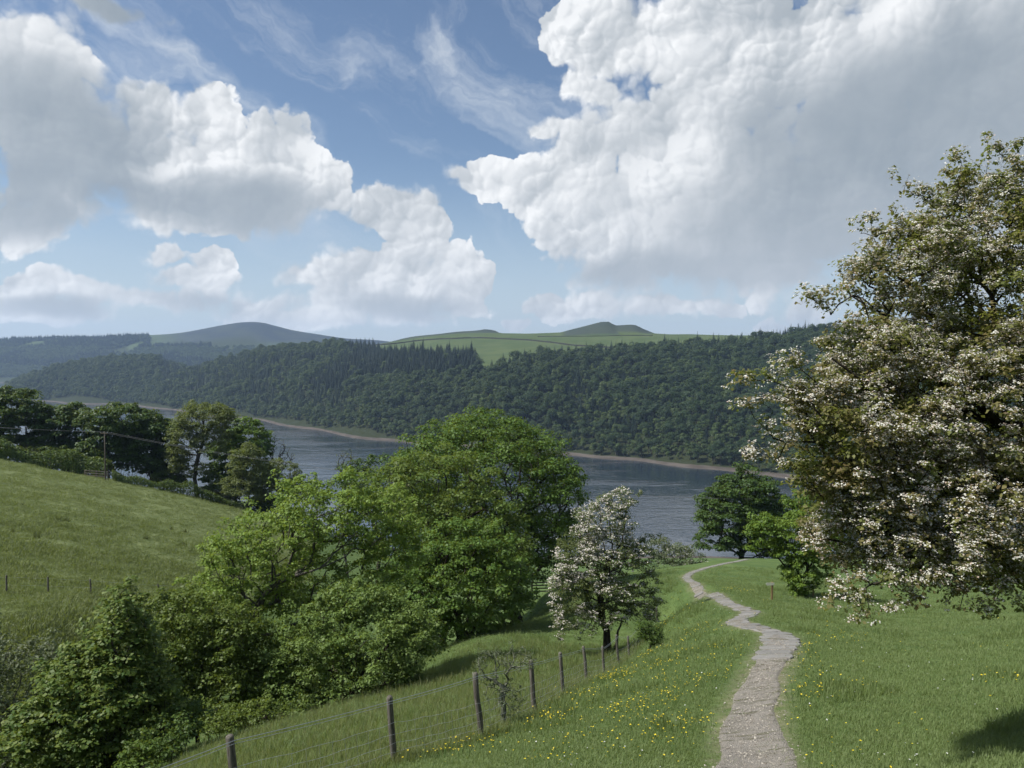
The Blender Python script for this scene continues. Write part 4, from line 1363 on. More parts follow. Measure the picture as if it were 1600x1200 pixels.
ex = [P(*e) for e in ((1497, 245, 9.6), (1500, 262, 9.6), (1502, 280, 9.6), (1504, 300, 9.6), (1546, 232, 9.5), (1562, 240, 9.5), (1580, 250, 9.5), (1592, 228, 9.4),
                      (1412, 298, 9.4), (1428, 305, 9.4), (1446, 312, 9.4), (1462, 322, 9.4), (1360, 345, 9.2), (1345, 365, 9.2),
                      (1264, 462, 8.8), (1272, 470, 8.8), (1284, 482, 8.8), (1298, 492, 8.8), (1310, 476, 8.8), (1330, 450, 9),
                      (1160, 600, 8.4), (1180, 594, 8.4), (1202, 590, 8.4), (1222, 575, 8.5), (1240, 566, 8.5), (1215, 600, 8.4), (1255, 580, 8.5), (1172, 638, 8.3), (1192, 630, 8.3), (1212, 624, 8.4), (1232, 618, 8.4), (1250, 610, 8.4),
                      (1198, 665, 8.3), (1205, 680, 8.3), (1200, 705, 8.3), (1215, 720, 8.3), (1235, 690, 8.4), (1190, 720, 8.3),
                      (1320, 930, 8.2), (1340, 935, 8.2), (1312, 932, 8.2), (1345, 955, 8.1), (1360, 965, 8.1), (1395, 950, 8.1), (1420, 945, 8.1), (1440, 930, 8.1), (1350, 900, 8.2), (1500, 950, 8), (1540, 955, 8), (1480, 915, 8), (1560, 930, 8))]
tree("hawthorn_tree", "big hawthorn thick with white blossom leaning over the path from the right", "tree", tb_,
     [L(1600, 520, 210, 220, 9.4, 1.7), L(1520, 640, 230, 140, 9.0, 1.5), L(1480, 790, 190, 120, 8.7, 1.4), L(1345, 680, 100, 95, 8.7, 0.9), L(1560, 370, 130, 110, 9.5, 1.1), L(1640, 720, 190, 220, 9.4, 1.6),
      L(1580, 850, 180, 85, 8.5, 1.1), L(1380, 790, 110, 80, 8.8, 0.9), L(1420, 430, 90, 80, 9.3, 0.8), L(1370, 560, 80, 60, 9.0, 0.8), L(1290, 640, 60, 55, 8.6, 0.6), L(1460, 880, 110, 50, 8.4, 0.7), L(1320, 830, 62, 62, 8.9, 0.6), L(1370, 880, 60, 40, 8.7, 0.5), L(1300, 740, 66, 60, 8.8, 0.6)],
     n=2900, gap=0.072, clump=0.18, per=58, leaf=0.050, lmat=M_leaf_haw, bmat=M_bark_dark, tip_r=0.0042, trunk_r=0.19, seed=52, flat=0.85, trunk_pts=tp, step=0.3, jit=0.2, extra=ex, twigs=1, shape='diamond', shell=0.35,
     blossom=dict(share=0.42, per=8, spread=0.023, size=0.0205, mat=M_petal, bias=(-0.3, -0.5, 0.35), patchy=0.3, low=(1.15, 1.1, 0.95)),
     stems=[(P(1700, 930, 9.4), P(1530, 900, 8.3), 0.05), (P(1500, 660, 8.6), P(1300, 560, 8.5), 0.03)])
# ------------------------------------------------------------------ scrubs by the fence
b = on_ground(788, 15.6)
tp = [b, P(787, 1105, 15.6), P(785, 1090, 15.6), P(788, 1075, 15.6), P(778, 1068, 15.6), P(768, 1060, 15.6)]
tree("thorn_shrub", "gnarled stunted thorn with few leaves between two fence posts", "shrub", b,
     [L(768, 1042, 34, 24, 15.6, 0.4), L(812, 1032, 26, 20, 15.7, 0.35), L(788, 1090, 34, 28, 15.6, 0.35)],
     n=110, gap=0.08, clump=0.12, per=16, leaf=0.04, lmat=M_leaf_willow, bmat=M_bark_lichen, tip_r=0.0042, trunk_r=0.055, seed=71, trunk_pts=tp, step=0.15, jit=0.25, twigs=3,
     extra=[P(*e) for e in ((826, 1028, 15.7), (832, 1035, 15.7), (818, 1040, 15.7), (740, 1050, 15.6), (748, 1030, 15.6), (800, 1005, 15.8), (803, 1015, 15.8))])
b = on_ground(1018, 30.5)
tree("juniper_shrub", "small dark bushy shrub just right of the fence end", "shrub", b,
     [L(1018, 993, 19, 18, 30.5, 0.45), L(1005, 985, 14, 16, 30.5, 0.4), L(1028, 1003, 11, 12, 30.5, 0.3)],
     n=90, gap=0.10, clump=0.15, per=60, leaf=0.055, lmat=M_leaf_deep, bmat=M_bark_dark, tip_r=0.008, trunk_r=0.05, seed=72, flat=0.9)

# ------------------------------------------------------------------ the path: worn gravel, then stone slabs
def wid_at(y):
    return float(np.interp(y, [5, 10.5, 13, 16, 19, 22, 24, 30, 45, 70, 92], [1.2, 1.1, 1.0, 0.75, 0.9, 1.0, 0.8, 0.7, 0.65, 0.65, 0.65]))


M_gravel, q_, qo = new_mat("path_gravel")
qp = q_.n('ShaderNodeNewGeometry').outputs['Position']
vr = q_.n('ShaderNodeTexVoronoi')
q_.put(vr.inputs['Vector'], qp)
vr.inputs['Scale'].default_value = 42
vr.inputs['Detail'].default_value = 1
n1 = q_.noise(qp, 2.2, 5, 0.65)
n2 = q_.noise(q_.v('MULTIPLY', qp, (0.5, 2.2, 1)), 3.0, 4, 0.6)
qc = q_.mix(q_.ramp(n1, 0.35, 0.7), (0.122, 0.114, 0.098, 1), (0.205, 0.194, 0.172, 1))
qc = q_.mix(q_.m('MULTIPLY', q_.ramp(vr.outputs['Color'], 0.2, 0.9), 0.7), qc, (0.30, 0.27, 0.23, 1))
qc = q_.mix(q_.m('MULTIPLY', q_.ramp(n2, 0.52, 0.66), 0.75), qc, (0.085, 0.085, 0.040, 1))
principled(q_, qo, qc, 0.92, 0.15, bump(q_, vr.outputs['Distance'], 0.8, 0.03))

M_slab, q_, qo = new_mat("gritstone_slab")
oi_ = q_.n('ShaderNodeObjectInfo')
qp = q_.n('ShaderNodeNewGeometry').outputs['Position']
n1 = q_.noise(qp, 2.5, 6, 0.65)
n2 = q_.noise(qp, 14, 4, 0.6)
qc = q_.mix(oi_.outputs['Random'], (0.155, 0.15, 0.138, 1), (0.225, 0.215, 0.198, 1))
qc = q_.mix(q_.m('MULTIPLY', q_.ramp(n1, 0.4, 0.7), 0.6), qc, (0.115, 0.112, 0.10, 1))
qc = q_.mix(q_.m('MULTIPLY', q_.ramp(n2, 0.45, 0.75), 0.5), qc, (0.25, 0.245, 0.225, 1))
principled(q_, qo, qc, 0.85, 0.25, bump(q_, q_.m('ADD', n1, n2), 0.5, 0.02))

seg = np.linalg.norm(np.diff(PATHC[:, :2], axis=0), axis=1)
arc = np.concatenate([[0], np.cumsum(seg)])


def path_at(s):
    x = np.interp(s, arc, PATHC[:, 0])
    y = np.interp(s, arc, PATHC[:, 1])
    x2 = np.interp(s + 0.2, arc, PATHC[:, 0])
    y2 = np.interp(s + 0.2, arc, PATHC[:, 1])
    t = np.array((x2 - x, y2 - y))
    n = np.linalg.norm(t)
    if n < 1e-6:
        x0, y0 = np.interp(s - 0.2, arc, PATHC[:, 0]), np.interp(s - 0.2, arc, PATHC[:, 1])
        t = np.array((x - x0, y - y0))
        n = np.linalg.norm(t)
    return np.array((x, y)), t / n


path_root = empty("path", (PATHC[0, 0], PATHC[0, 1], PATHC[0, 2]))
tag(path_root, "worn gravel and stone-slab footpath winding down the hillside", kind="structure")
PB = np.array(path_root.location)
ss = np.arange(0, arc[-1], 0.16)
rows, cols = len(ss), 15
gvx, gvy, gm = [], [], []
for s in ss:
    c, t = path_at(s)
    nrm2 = np.array((t[1], -t[0]))
    w = wid_at(c[1])
    if c[1] > 17.5:
        w *= 0.92
    for k in range(cols):
        e = (k / (cols - 1) - 0.5)
        wob = 1 + 0.15 * vnoise(np.array([s * 0.7 + (7 if e > 0 else 0)]), np.array([3.0 if e > 0 else 9.0]), 4)[0] * (1 if abs(e) > 0.3 else 0.5)
        p = c + nrm2 * e * w * wob
        gvx.append(p[0])
        gvy.append(p[1])
        gm.append(1 - (abs(e) * 2) ** 3)
gvx, gvy, gm = np.array(gvx), np.array(gvy), np.array(gm)
gz_ = height(gvx, gvy) + np.where(gm > 0.02, 0.022 + 0.014 * vnoise(gvx / 0.11, gvy / 0.11, 2) + 0.012 * vnoise(gvx / 0.3, gvy / 0.3, 6), -0.03)
gvv = np.stack([gvx, gvy, gz_], 1)
ii = (np.arange(rows - 1)[:, None] * cols + np.arange(cols - 1)[None, :]).ravel()
gff = np.stack([ii, ii + 1, ii + cols + 1, ii + cols], 1)
mesh_obj("gravel_bed", gvv - PB, gff, M_gravel, path_root, smooth=True)


def slab_mesh(seed, w, l, h=0.10):
    r = np.random.default_rng(seed)
    out = []
    m = 12
    for i in range(m):
        a = (i + 0.5) / m * 2 * math.pi
        c_, s_ = math.cos(a), math.sin(a)
        k = 1 / max(abs(c_), abs(s_))
        k = min(k, 1.22) * r.uniform(0.93, 1.05)
        out.append((c_ * k * w / 2, s_ * k * l / 2))
    out = np.array(out)
    v = [np.column_stack([out * 1.0, np.full(m, -h)]), np.column_stack([out, np.full(m, -0.012)]), np.column_stack([out * 0.965, r.normal(0, 0.004, m)]), np.array([[0, 0, 0.004]])]
    v = np.concatenate(v)
    f = []
    for i in range(m):
        j = (i + 1) % m
        f += [(i, j, m + j, m + i), (m + i, m + j, 2 * m + j, 2 * m + i), (2 * m + i, 2 * m + j, 3 * m)]
    me = bpy.data.meshes.new("slab")
    me.from_pydata([tuple(map(float, p)) for p in v], [], f)
    me.materials.append(M_slab)
    return me


SLABS = [slab_mesh(k, 1.0, 0.62) for k in range(6)]
sr = np.random.default_rng(15)
s_pos = float(arc[np.argmin(np.abs(PATHC[:, 1] - 18.4))])
nslab = 0
while s_pos < arc[-1] - 0.4:
    ln = sr.uniform(0.5, 0.85)
    c, t = path_at(s_pos + ln / 2)
    w = wid_at(c[1]) * sr.uniform(0.92, 1.14)
    pz = height(np.array([c[0], c[0] + t[0] * .3, c[0] + t[1] * .4, c[0] - t[1] * .4]), np.array([c[1], c[1] + t[1] * .3, c[1] - t[0] * .4, c[1] + t[0] * .4]))
    o = bpy.data.objects.new("slab", SLABS[sr.integers(0, 6)])
    COL.objects.link(o)
    o.parent = path_root
    tv = Vector((t[0], t[1], (pz[1] - pz[0]) / 0.3)).normalized()
    sv_ = Vector((t[1], -t[0], (pz[2] - pz[3]) / 0.8)).normalized()
    up = sv_.cross(tv).normalized()
    sv_ = tv.cross(up).normalized()
    mt = Matrix((sv_, tv, up)).transposed().to_4x4()
    mt.translation = Vector((c[0] + sr.normal(0, 0.05) * t[1], c[1], float(pz[[0, 2, 3]].mean()) + 0.034)) - Vector(PB)
    o.matrix_local = mt @ Matrix.Rotation(sr.normal(0, 0.06), 4, 'Z') @ Matrix.Diagonal((w, ln / 0.62 * 0.95, 1, 1))
    nslab += 1
    s_pos += ln + sr.uniform(0.0, 0.05)
print("SLABS", nslab)


def pebble_src(seed, mat):
    r = np.random.default_rng(seed)
    v = norm(np.array([(0, 0, 1), (1, 0, .2), (.3, .95, .1), (-.8, .6, .15), (-.8, -.6, .1), (.3, -.95, .2), (0, 0, -1)], float)) * r.uniform(0.75, 1.2, (7, 1)) * np.array((1, .8, .55))
    f = [(0, 1, 2), (0, 2, 3), (0, 3, 4), (0, 4, 5), (0, 5, 1), (6, 2, 1), (6, 3, 2), (6, 4, 3), (6, 5, 4), (6, 1, 5)]
    return source("pebble_pattern", v, f, [mat])


M_pebble, q_, qo = new_mat("pebble_stone")
oi_ = q_.n('ShaderNodeObjectInfo')
principled(q_, qo, q_.mix(oi_.outputs['Random'], (0.15, 0.13, 0.105, 1), (0.38, 0.35, 0.30, 1)), 0.9, 0.2)
PEB = [pebble_src(k, M_pebble) for k in range(3)]
npb = 4600
sp_ = 2.5 + sr.random(npb) ** 1.3 * 14.5
pts = []
for s in sp_:
    c, t = path_at(s)
    e = np.clip(sr.normal(0, 0.27), -.6, .6) * wid_at(c[1])
    pts.append((c[0] + t[1] * e, c[1] - t[0] * e))
pts = np.array(pts)
pz = height(pts[:, 0], pts[:, 1]) + 0.026
psz = 0.006 + 0.02 * sr.random(npb) ** 3
scatter("loose_stones", "loose pale stones lying on the worn part of the path", np.column_stack([pts, pz]),
        sr.uniform(0, 6.28, (npb, 3)) * np.array((0.05, 0.05, 1)), np.repeat(psz[:, None], 3, 1), sr.integers(0, 3, npb), PEB)

# ------------------------------------------------------------------ stock fence
M_post, q_, qo = new_mat("weathered_post")
tc_ = q_.n('ShaderNodeTexCoord').outputs['Object']
n1 = q_.noise(q_.v('MULTIPLY', tc_, (14, 14, 1.6)), 2.2, 5, 0.65)
n2 = q_.noise(tc_, 7, 4)
qc = q_.mix(q_.ramp(n1, 0.3, 0.72), (0.055, 0.048, 0.040, 1), (0.17, 0.155, 0.130, 1))
qc = q_.mix(q_.m('MULTIPLY', q_.ramp(n2, 0.52, 0.7), 0.5), qc, (0.15, 0.16, 0.12, 1))
principled(q_, qo, qc, 0.92, 0.15, bump(q_, n1, 0.7, 0.01))
M_wire, q_, qo = new_mat("galvanised_wire")
wp_ = principled(q_, qo, (0.42, 0.44, 0.46), 0.45, 0.5)
wp_.inputs['Metallic'].default_value = 0.6


def post_mesh(seed, h, r0):
    r = np.random.default_rng(seed)
    tb = Tubes()
    zs = [-0.35, 0, h * 0.3, h * 0.65, h - 0.03, h - 0.005]
    tb.add([(r.normal(0, .006), r.normal(0, .006), z) for z in zs], [r0 * k for k in (1.08, 1.06, 1.0, 0.98, 0.95, 0.80)], 10, cap=True)
    return tb


fpts = [P(*p) for p in FENCE]
fpts = [np.array((p[0], p[1], ground_z(p[0], p[1]))) for p in fpts]
fence = empty("wire_fence", fpts[4])
tag(fence, "post and wire stock fence running downhill beside the path", "fence")
FB = np.array(fence.location)
lean = [(-0.05, 0)] + [(-0.075 + 0.02 * math.sin(i * 2.3), 0.02 * math.cos(i * 1.7)) for i in range(len(fpts) - 1)]
tops = []
for i, p in enumerate(fpts):
    h = [1.15, 1.12, 1.15, 1.28, 1.24, 1.20, 1.18, 1.16, 1.3, 1.1, 1.05, 1.1, 1.05][i]
    o = post_mesh(200 + i, h, 0.055 if i < 5 else 0.05).obj("post", M_post, fence)
    o.location = tuple(p - FB)
    o.rotation_euler = (lean[i][1], lean[i][0], i * 1.3)
    o.rotation_mode = 'XYZ'
    R_ = Matrix.Rotation(lean[i][0], 3, 'Y') @ Matrix.Rotation(lean[i][1], 3, 'X')
    o.rotation_euler = (R_ @ Matrix.Rotation(i * 1.3, 3, 'Z')).to_euler()
    tops.append((p, np.array(R_ @ Vector((0, 0, 1.0))), h))


def on_post(i, z):
    p, up_, h = tops[i]
    side = np.array((0.06, -0.02, 0))
    return p + up_ * z + side


def wire_line(z, sag, rad, drop=0.0):
    tb = Tubes()
    pts = []
    for i in range(len(tops) - 1):
        a, b_ = on_post(i, z if z > 0 else tops[i][2] + z), on_post(i + 1, z if z > 0 else tops[i + 1][2] + z)
        for k in range(6):
            t = k / 6
            pts.append(a + (b_ - a) * t - np.array((0, 0, sag)) * 4 * t * (1 - t))
    pts.append(b_)
    tb.add(np.array(pts) - FB, np.full(len(pts), rad), 4)
    return tb


wire_line(-0.06, 0.012, 0.0055).obj("top_wire", M_wire, fence)
wire_line(-0.10, 0.018, 0.0040).obj("top_wire", M_wire, fence)
net = Tubes()
NZ = [0.10, 0.24, 0.38, 0.54, 0.72]
for z in NZ:
    pts = []
    for i in range(len(tops) - 1):
        a, b_ = on_post(i, z), on_post(i + 1, z)
        for k in range(10):
            t = k / 10
            p = a + (b_ - a) * t
            p[2] += 0.012 * math.sin(k * 2.1 + i * 3 + z * 20) - 0.03 * 4 * t * (1 - t) * (1 if z > 0.3 else 0.3)
            pts.append(p)
    pts.append(b_)
    net.add(np.array(pts) - FB, np.full(len(pts), 0.0026), 3)
for i in range(len(tops) - 1):
    nv_ = 12 if i < 7 else 8
    for k in range(nv_):
        t = (k + 0.5) / nv_
        pts = []
        for z in NZ:
            a, b_ = on_post(i, z), on_post(i + 1, z)
            p = a + (b_ - a) * t
            p[2] += 0.012 * math.sin(t * 10 * 2.1 + i * 3 + z * 20) - 0.03 * 4 * t * (1 - t) * (1 if z > 0.3 else 0.3)
            pts.append(p)
        net.add(np.array(pts) - FB, np.full(len(pts), 0.0023), 3)
net.obj("netting", M_wire, fence)

# fence at the foot of the field
fp2 = [on_ground(u_, d_) for (u_, d_) in ((-60, 47.5), (1, 50), (67, 53), (135, 56), (190, 59), (241, 62), (320, 67), (400, 73))]
f2 = empty("field_fence", fp2[2])
tag(f2, "line of thin dark posts crossing the foot of the field", "fence")
FB2 = np.array(f2.location)
for i, p in enumerate(fp2):
    o = post_mesh(300 + i, 1.15, 0.06).obj("post", M_post, f2)
    o.location = tuple(p - FB2)
    o.rotation_euler = (0.03 * math.sin(i * 3.1), 0.05 * math.cos(i * 2.2) + 0.04, i)
for z in (0.5, 1.02):
    tb = Tubes()
    tb.add([p - FB2 + np.array((0, 0, z)) for p in fp2], np.full(len(fp2), 0.004), 3)
    tb.obj("wire", M_wire, f2)


# ------------------------------------------------------------------ timber gate by the gully wood, hurdle by the pole
M_timber, q_, qo = new_mat("grey_timber")
tc_ = q_.n('ShaderNodeTexCoord').outputs['Object']
n1 = q_.noise(q_.v('MULTIPLY', tc_, (2, 14, 14)), 2.0, 5, 0.6)
principled(q_, qo, q_.mix(q_.ramp(n1, 0.3, 0.7), (0.07, 0.06, 0.048, 1), (0.16, 0.14, 0.115, 1)), 0.9, 0.15)


def box(v0, v1, name, mat, parent):
    x0, y0, z0 = v0
    x1, y1, z1 = v1
    c = 0.12 * min(abs(x1 - x0), abs(y1 - y0), abs(z1 - z0))
    vs, fs_ = [], []
    for z, k in ((z0, c), (z0 + c, 0), (z1 - c, 0), (z1, c)):
        vs += [(x0 + k, y0 + k, z), (x1 - k, y0 + k, z), (x1 - k, y1 - k, z), (x0 + k, y1 - k, z)]
    for l in range(3):
        for k in range(4):
            fs_.append((l * 4 + k, l * 4 + (k + 1) % 4, l * 4 + 4 + (k + 1) % 4, l * 4 + 4 + k))
    fs_ += [(3, 2, 1, 0), (12, 13, 14, 15)]
    return mesh_obj(name, vs, fs_, mat, parent)


def rail_fence(name, label, cat, loc, rz, width, n_rails, hgt, posts=2):
    e = empty(name, loc)
    e.rotation_euler = (0, 0, rz)
    tag(e, label, cat)
    for k in range(n_rails):
        z = hgt * (0.25 + 0.68 * k / max(n_rails - 1, 1))
        box((-width / 2, -0.03, z - 0.055), (width / 2, 0.03, z + 0.055), "rail", M_timber, e)
    for k in range(posts):
        x = -width / 2 + width * k / (posts - 1)
        box((x - 0.075, 0.034, -0.4), (x + 0.075, 0.18, hgt), "post", M_timber, e)
    return e


rail_fence("timber_gate", "small dark timber gate in the shade at the foot of the dome tree", "gate", on_ground(853, 73), 0.1, 2.6, 4, 1.25)
rail_fence("timber_hurdle", "short timber rails beside the utility pole at the field edge", "fence", on_ground(146, 133), -0.3, 5.0, 3, 1.2, 3)

# ------------------------------------------------------------------ signs by the path
M_signwood, q_, qo = new_mat("sign_post_wood")
tc_ = q_.n('ShaderNodeTexCoord').outputs['Object']
n1 = q_.noise(q_.v('MULTIPLY', tc_, (10, 10, 1)), 3.0, 4)
principled(q_, qo, q_.mix(n1, (0.15, 0.10, 0.05, 1), (0.26, 0.18, 0.09, 1)), 0.85, 0.2)
M_signface, q_, qo = new_mat("sign_pale_board")
n1 = q_.noise(q_.n('ShaderNodeTexCoord').outputs['Object'], 8, 4)
principled(q_, qo, q_.mix(n1, (0.46, 0.44, 0.36, 1), (0.60, 0.58, 0.50, 1)), 0.7, 0.3)
sp = empty("signpost", on_ground(1211, 41))
tag(sp, "slim wooden signpost with a short pale finger board beside the path", "signpost")
box((-0.045, -0.045, -0.3), (0.045, 0.045, 1.05), "post", M_signwood, sp)
fv = [(-0.30, -0.06, 0.88), (0.10, -0.06, 0.90), (0.10, -0.06, 1.03), (-0.30, -0.06, 1.03), (-0.36, -0.06, 0.955)]
fv2 = [(x, -0.048, z) for x, y, z in fv]
mesh_obj("finger_board", fv + fv2, [(0, 1, 2, 3, 4), (9, 8, 7, 6, 5), (0, 5, 6, 1), (1, 6, 7, 2), (2, 7, 8, 3), (3, 8, 9, 4), (4, 9, 5, 0)], M_signface, sp)
sb = empty("notice_board", on_ground(1268, 46.5))
tag(sb, "low pale board on short wooden legs half hidden behind the thorn tree", "sign")
for x in (-0.32, 0.32):
    box((x - 0.04, 0.0, -0.3), (x + 0.04, 0.07, 0.72), "leg", M_signwood, sb)
box((-0.42, -0.045, 0.50), (0.42, -0.002, 0.78), "board", M_signface, sb)

# ------------------------------------------------------------------ power line
M_pole, q_, qo = new_mat("creosoted_pole")
n1 = q_.noise(q_.v('MULTIPLY', q_.n('ShaderNodeTexCoord').outputs['Object'], (8, 8, 0.6)), 2.0, 4)
principled(q_, qo, q_.mix(n1, (0.055, 0.046, 0.038, 1), (0.12, 0.10, 0.082, 1)), 0.9, 0.15)
M_cable, q_, qo = new_mat("power_cable")
principled(q_, qo, (0.12, 0.125, 0.13), 0.6, 0.3)


def utility_pole(label, base, h, rz):
    e = empty("utility_pole", base)
    e.rotation_euler = (0, 0, rz)
    tag(e, label, "pole", "poles of the power line")
    tb = Tubes()
    tb.add([(0, 0, -0.5), (0, 0, h * 0.5), (0, 0, h)], [0.13, 0.115, 0.095], 10, cap=True)
    tb.obj("shaft", M_pole, e)
    arm = box((-0.85, -0.16, h - 0.40), (0.85, -0.125, h - 0.26), "cross_arm", M_pole, e)
    for x in (-0.75, 0.75):
        tb = Tubes()
        tb.add([(x, -0.14, h - 0.26), (x, -0.14, h - 0.18), (x, -0.14, h - 0.10)], [0.03, 0.055, 0.04], 8, cap=True)
        tb.obj("insulator", M_wire, arm)
    return e


b1 = on_ground(161, 131.5)
h1 = float(P(161, 674, 131.5)[2] - b1[2])
utility_pole("slim wooden utility pole with a cross-arm in front of the dark sycamores", b1, h1, -0.3)
b2 = on_ground(1440, 112)
h2 = float(P(1440, 778, 112)[2] - b2[2])
utility_pole("wooden utility pole hidden behind the big hawthorn", b2, max(h2, 6.0), -0.2)
for k, off_ in enumerate((-0.75, 0.75)):
    for (A, B, sag, lab) in ((P(-500, 610, 120), b1 + np.array((0, 0, h1)), 1.2, "left"), (b1 + np.array((0, 0, h1)), b2 + np.array((0, 0, max(h2, 6.0))), 3.6, "right")):
        o3 = np.array((off_, -0.14 - off_ * 0.3, -0.1))
        tb = Tubes()
        m = 30
        pts = [A + (B - A) * t / m - np.array((0, 0, sag)) * 4 * (t / m) * (1 - t / m) + o3 for t in range(m + 1)]
        org = pts[0]
        tb.add(np.array(pts) - org, np.full(m + 1, 0.016), 4)
        ob_ = tb.obj("power_cable", M_cable)
        ob_.location = tuple(org)
        tag(ob_, ("%s of the two thin cables sloping in from the left edge to the pole" if lab == "left" else "%s of the two thin cables running right from the pole past the trees") % ("upper" if k else "lower"), "cable", "cables of the power line")

# ------------------------------------------------------------------ dry-stone walls on the far pasture
M_drystone, q_, qo = new_mat("far_drystone")
n1 = q_.noise(q_.n('ShaderNodeNewGeometry').outputs['Position'], 0.8, 4)
principled(q_, qo, q_.mix(n1, (0.030, 0.030, 0.026, 1), (0.065, 0.062, 0.054, 1)), 0.95, 0.1)


def stone_wall(label, uds, h, w):
    line = catmull(np.array([on_ground(*a) for a in uds]), 14)
    line[:, 2] = height(line[:, 0], line[:, 1])
    base = line[len(line) // 2]
    t = norm(np.gradient(line, axis=0))
    s_ = norm(np.cross(t, np.array((0, 0, 1.0)))) * w / 2
    hj = h * (1 + 0.15 * vnoise(np.arange(len(line)) * 0.7, np.zeros(len(line)), 5))
    up_ = np.array((0, 0, 1.0)) * hj[:, None]
    dn = np.array((0, 0, -1.5))
    V = np.stack([line - s_ + dn, line - s_ * 0.7 + up_, line + s_ * 0.7 + up_, line + s_ + dn], 1).reshape(-1, 3) - base
    n = len(line)
    F_ = []
    for i in range(n - 1):
        for k in range(3):
            a = i * 4 + k
            F_.append((a, a + 1, a + 5, a + 4))
    F_ += [(0, 1, 2, 3), tuple((n - 1) * 4 + k for k in (3, 2, 1, 0))]
    o = mesh_obj("stone_wall", V, F_, M_drystone)
    o.location = tuple(base)
    tag(o, label, "wall", "field walls on the far pasture")
    return o


stone_wall("long dark field wall crossing the pasture below the twin-topped hill", [(712, 1905), (745, 1880), (800, 1795), (860, 1715), (920, 1640), (985, 1555)], 3.1, 1.6)
stone_wall("dark field wall above the conifer plantation, left end of the pasture", [(560, 2040), (600, 1992), (650, 1975), (690, 1935), (712, 1905)], 3.1, 1.6)
stone_wall("faint field wall at the foot of the twin-topped rise", [(840, 1850), (900, 1822), (960, 1800), (1020, 1780)], 1.6, 1.2)

# ------------------------------------------------------------------ grass, flowers
M_blade = leaf_mat("grass_blade", (0.108, 0.160, 0.052), (0.138, 0.188, 0.066), (0.165, 0.195, 0.082), trans=0.35, inst=True)
M_blade_pale = leaf_mat("grass_blade_pale", (0.130, 0.150, 0.060), (0.155, 0.165, 0.072), (0.190, 0.185, 0.095), trans=0.35, inst=True)


def tuft(seed, n, h, spread, wd, mat, lean=0.5):
    r = np.random.default_rng(seed)
    V, F_ = [], []
    for i in range(n):
        a = r.uniform(0, 6.28)
        p = np.array((r.normal(0, spread), r.normal(0, spread), -0.01))
        hh = h * r.uniform(0.5, 1.15)
        d = np.array((math.cos(a), math.sin(a), 0)) * hh * r.uniform(0.15, lean)
        s = np.array((-math.sin(a + r.normal(0, .6)), math.cos(a), 0)) * wd
        m = p + d * 0.4 + np.array((0, 0, hh * 0.6))
        t = p + d + np.array((0, 0, hh * 0.95))
        o = len(V)
        V += [p - s, p + s, m + s * 0.8, m - s * 0.8, t]
        F_ += [(o, o + 1, o + 2, o + 3), (o + 3, o + 2, o + 4)]
    return source("tuft_pattern", np.array(V), F_, [mat])


TUFTS = [tuft(1, 20, 0.060, 0.08, 0.0035, M_blade, 0.8), tuft(2, 22, 0.055, 0.10, 0.0035, M_blade, 0.9), tuft(3, 18, 0.085, 0.09, 0.004, M_blade, 0.9), tuft(4, 14, 0.34, 0.10, 0.0035, M_blade_pale, 0.4), tuft(5, 18, 0.22, 0.10, 0.004, M_blade, 0.6)]
FXY = np.array([p[:2] for p in fpts])


def fence_dist(x, y):
    """Signed distance to the fence line, positive on the path side."""
    q = np.stack([x, y], 1)
    best = np.full(len(q), 1e9)
    sgn = np.ones(len(q))
    for a, b_ in zip(FXY[:-1], FXY[1:]):
        ab = b_ - a
        t = np.clip(((q - a) @ ab) / (ab @ ab), 0, 1)
        dv = q - (a + t[:, None] * ab)
        d = np.linalg.norm(dv, axis=1)
        side = np.sign(ab[1] * (q[:, 0] - a[0]) - ab[0] * (q[:, 1] - a[1]))
        up_ = d < best
        best = np.where(up_, d, best)
        sgn = np.where(up_, side, sgn)
    return best * sgn


gr = np.random.default_rng(91)
# polar sampling keeps the tufts about equally dense in the picture
n_t = 190000
az_t = gr.uniform(math.radians(-38), math.radians(38), n_t)
r_t = np.exp(gr.uniform(math.log(5.5), math.log(78), n_t))
tx, ty = r_t * np.sin(az_t), r_t * np.cos(az_t)
pd_t = path_dist(tx, ty)
half = np.interp(ty, [5, 12, 16, 22, 40, 92], [0.42, 0.36, 0.26, 0.40, 0.27, 0.25])
rag = 0.15 * vnoise(tx / 0.35, ty / 0.35, 44) + 0.12 * vnoise(tx / 1.1, ty / 1.1, 45)
okt = (pd_t > half + rag) | ((pd_t > 0.14) & (ty < 18.5) & (gr.random(n_t) < np.interp(ty, [9, 13, 17.5], [0.05, 0.16, 0.4])) & (vnoise(tx / 0.5, ty / 0.28, 46) > 0.0))
dens_r = np.clip(1.1 - (r_t - 40) / 60, 0.3, 1) * np.where(ty < 20, np.clip((pd_t - half) / 0.55, 0.3, 1), 1)
okt &= gr.random(n_t) < dens_r
tx, ty, r_t, pd_t = tx[okt], ty[okt], r_t[okt], pd_t[okt]
fd = fence_dist(tx, ty)
tz = height(tx, ty)
nt = len(tx)
tp_ = gr.integers(0, 3, nt)
longg = ((np.abs(fd) < 0.35) & (gr.random(nt) < 0.6)) | ((fd < 0) & (fd > -9) & (gr.random(nt) < 0.34))
tp_ = np.where(longg & (r_t < 40), np.where(gr.random(nt) < 0.5, 3, 4), tp_)
rough = (vnoise(tx / 1.6, ty / 1.6, 19) > 0.45) & (gr.random(nt) < 0.4) & (pd_t > 1.2)
tp_ = np.where(rough & (tp_ < 3), 4, tp_)
tsc = gr.uniform(0.7, 1.25, nt) * np.interp(r_t, [5, 12, 30, 78], [0.7, 0.78, 1.15, 1.9])
tsc = np.where(pd_t < 0.8, tsc * 0.6, tsc)
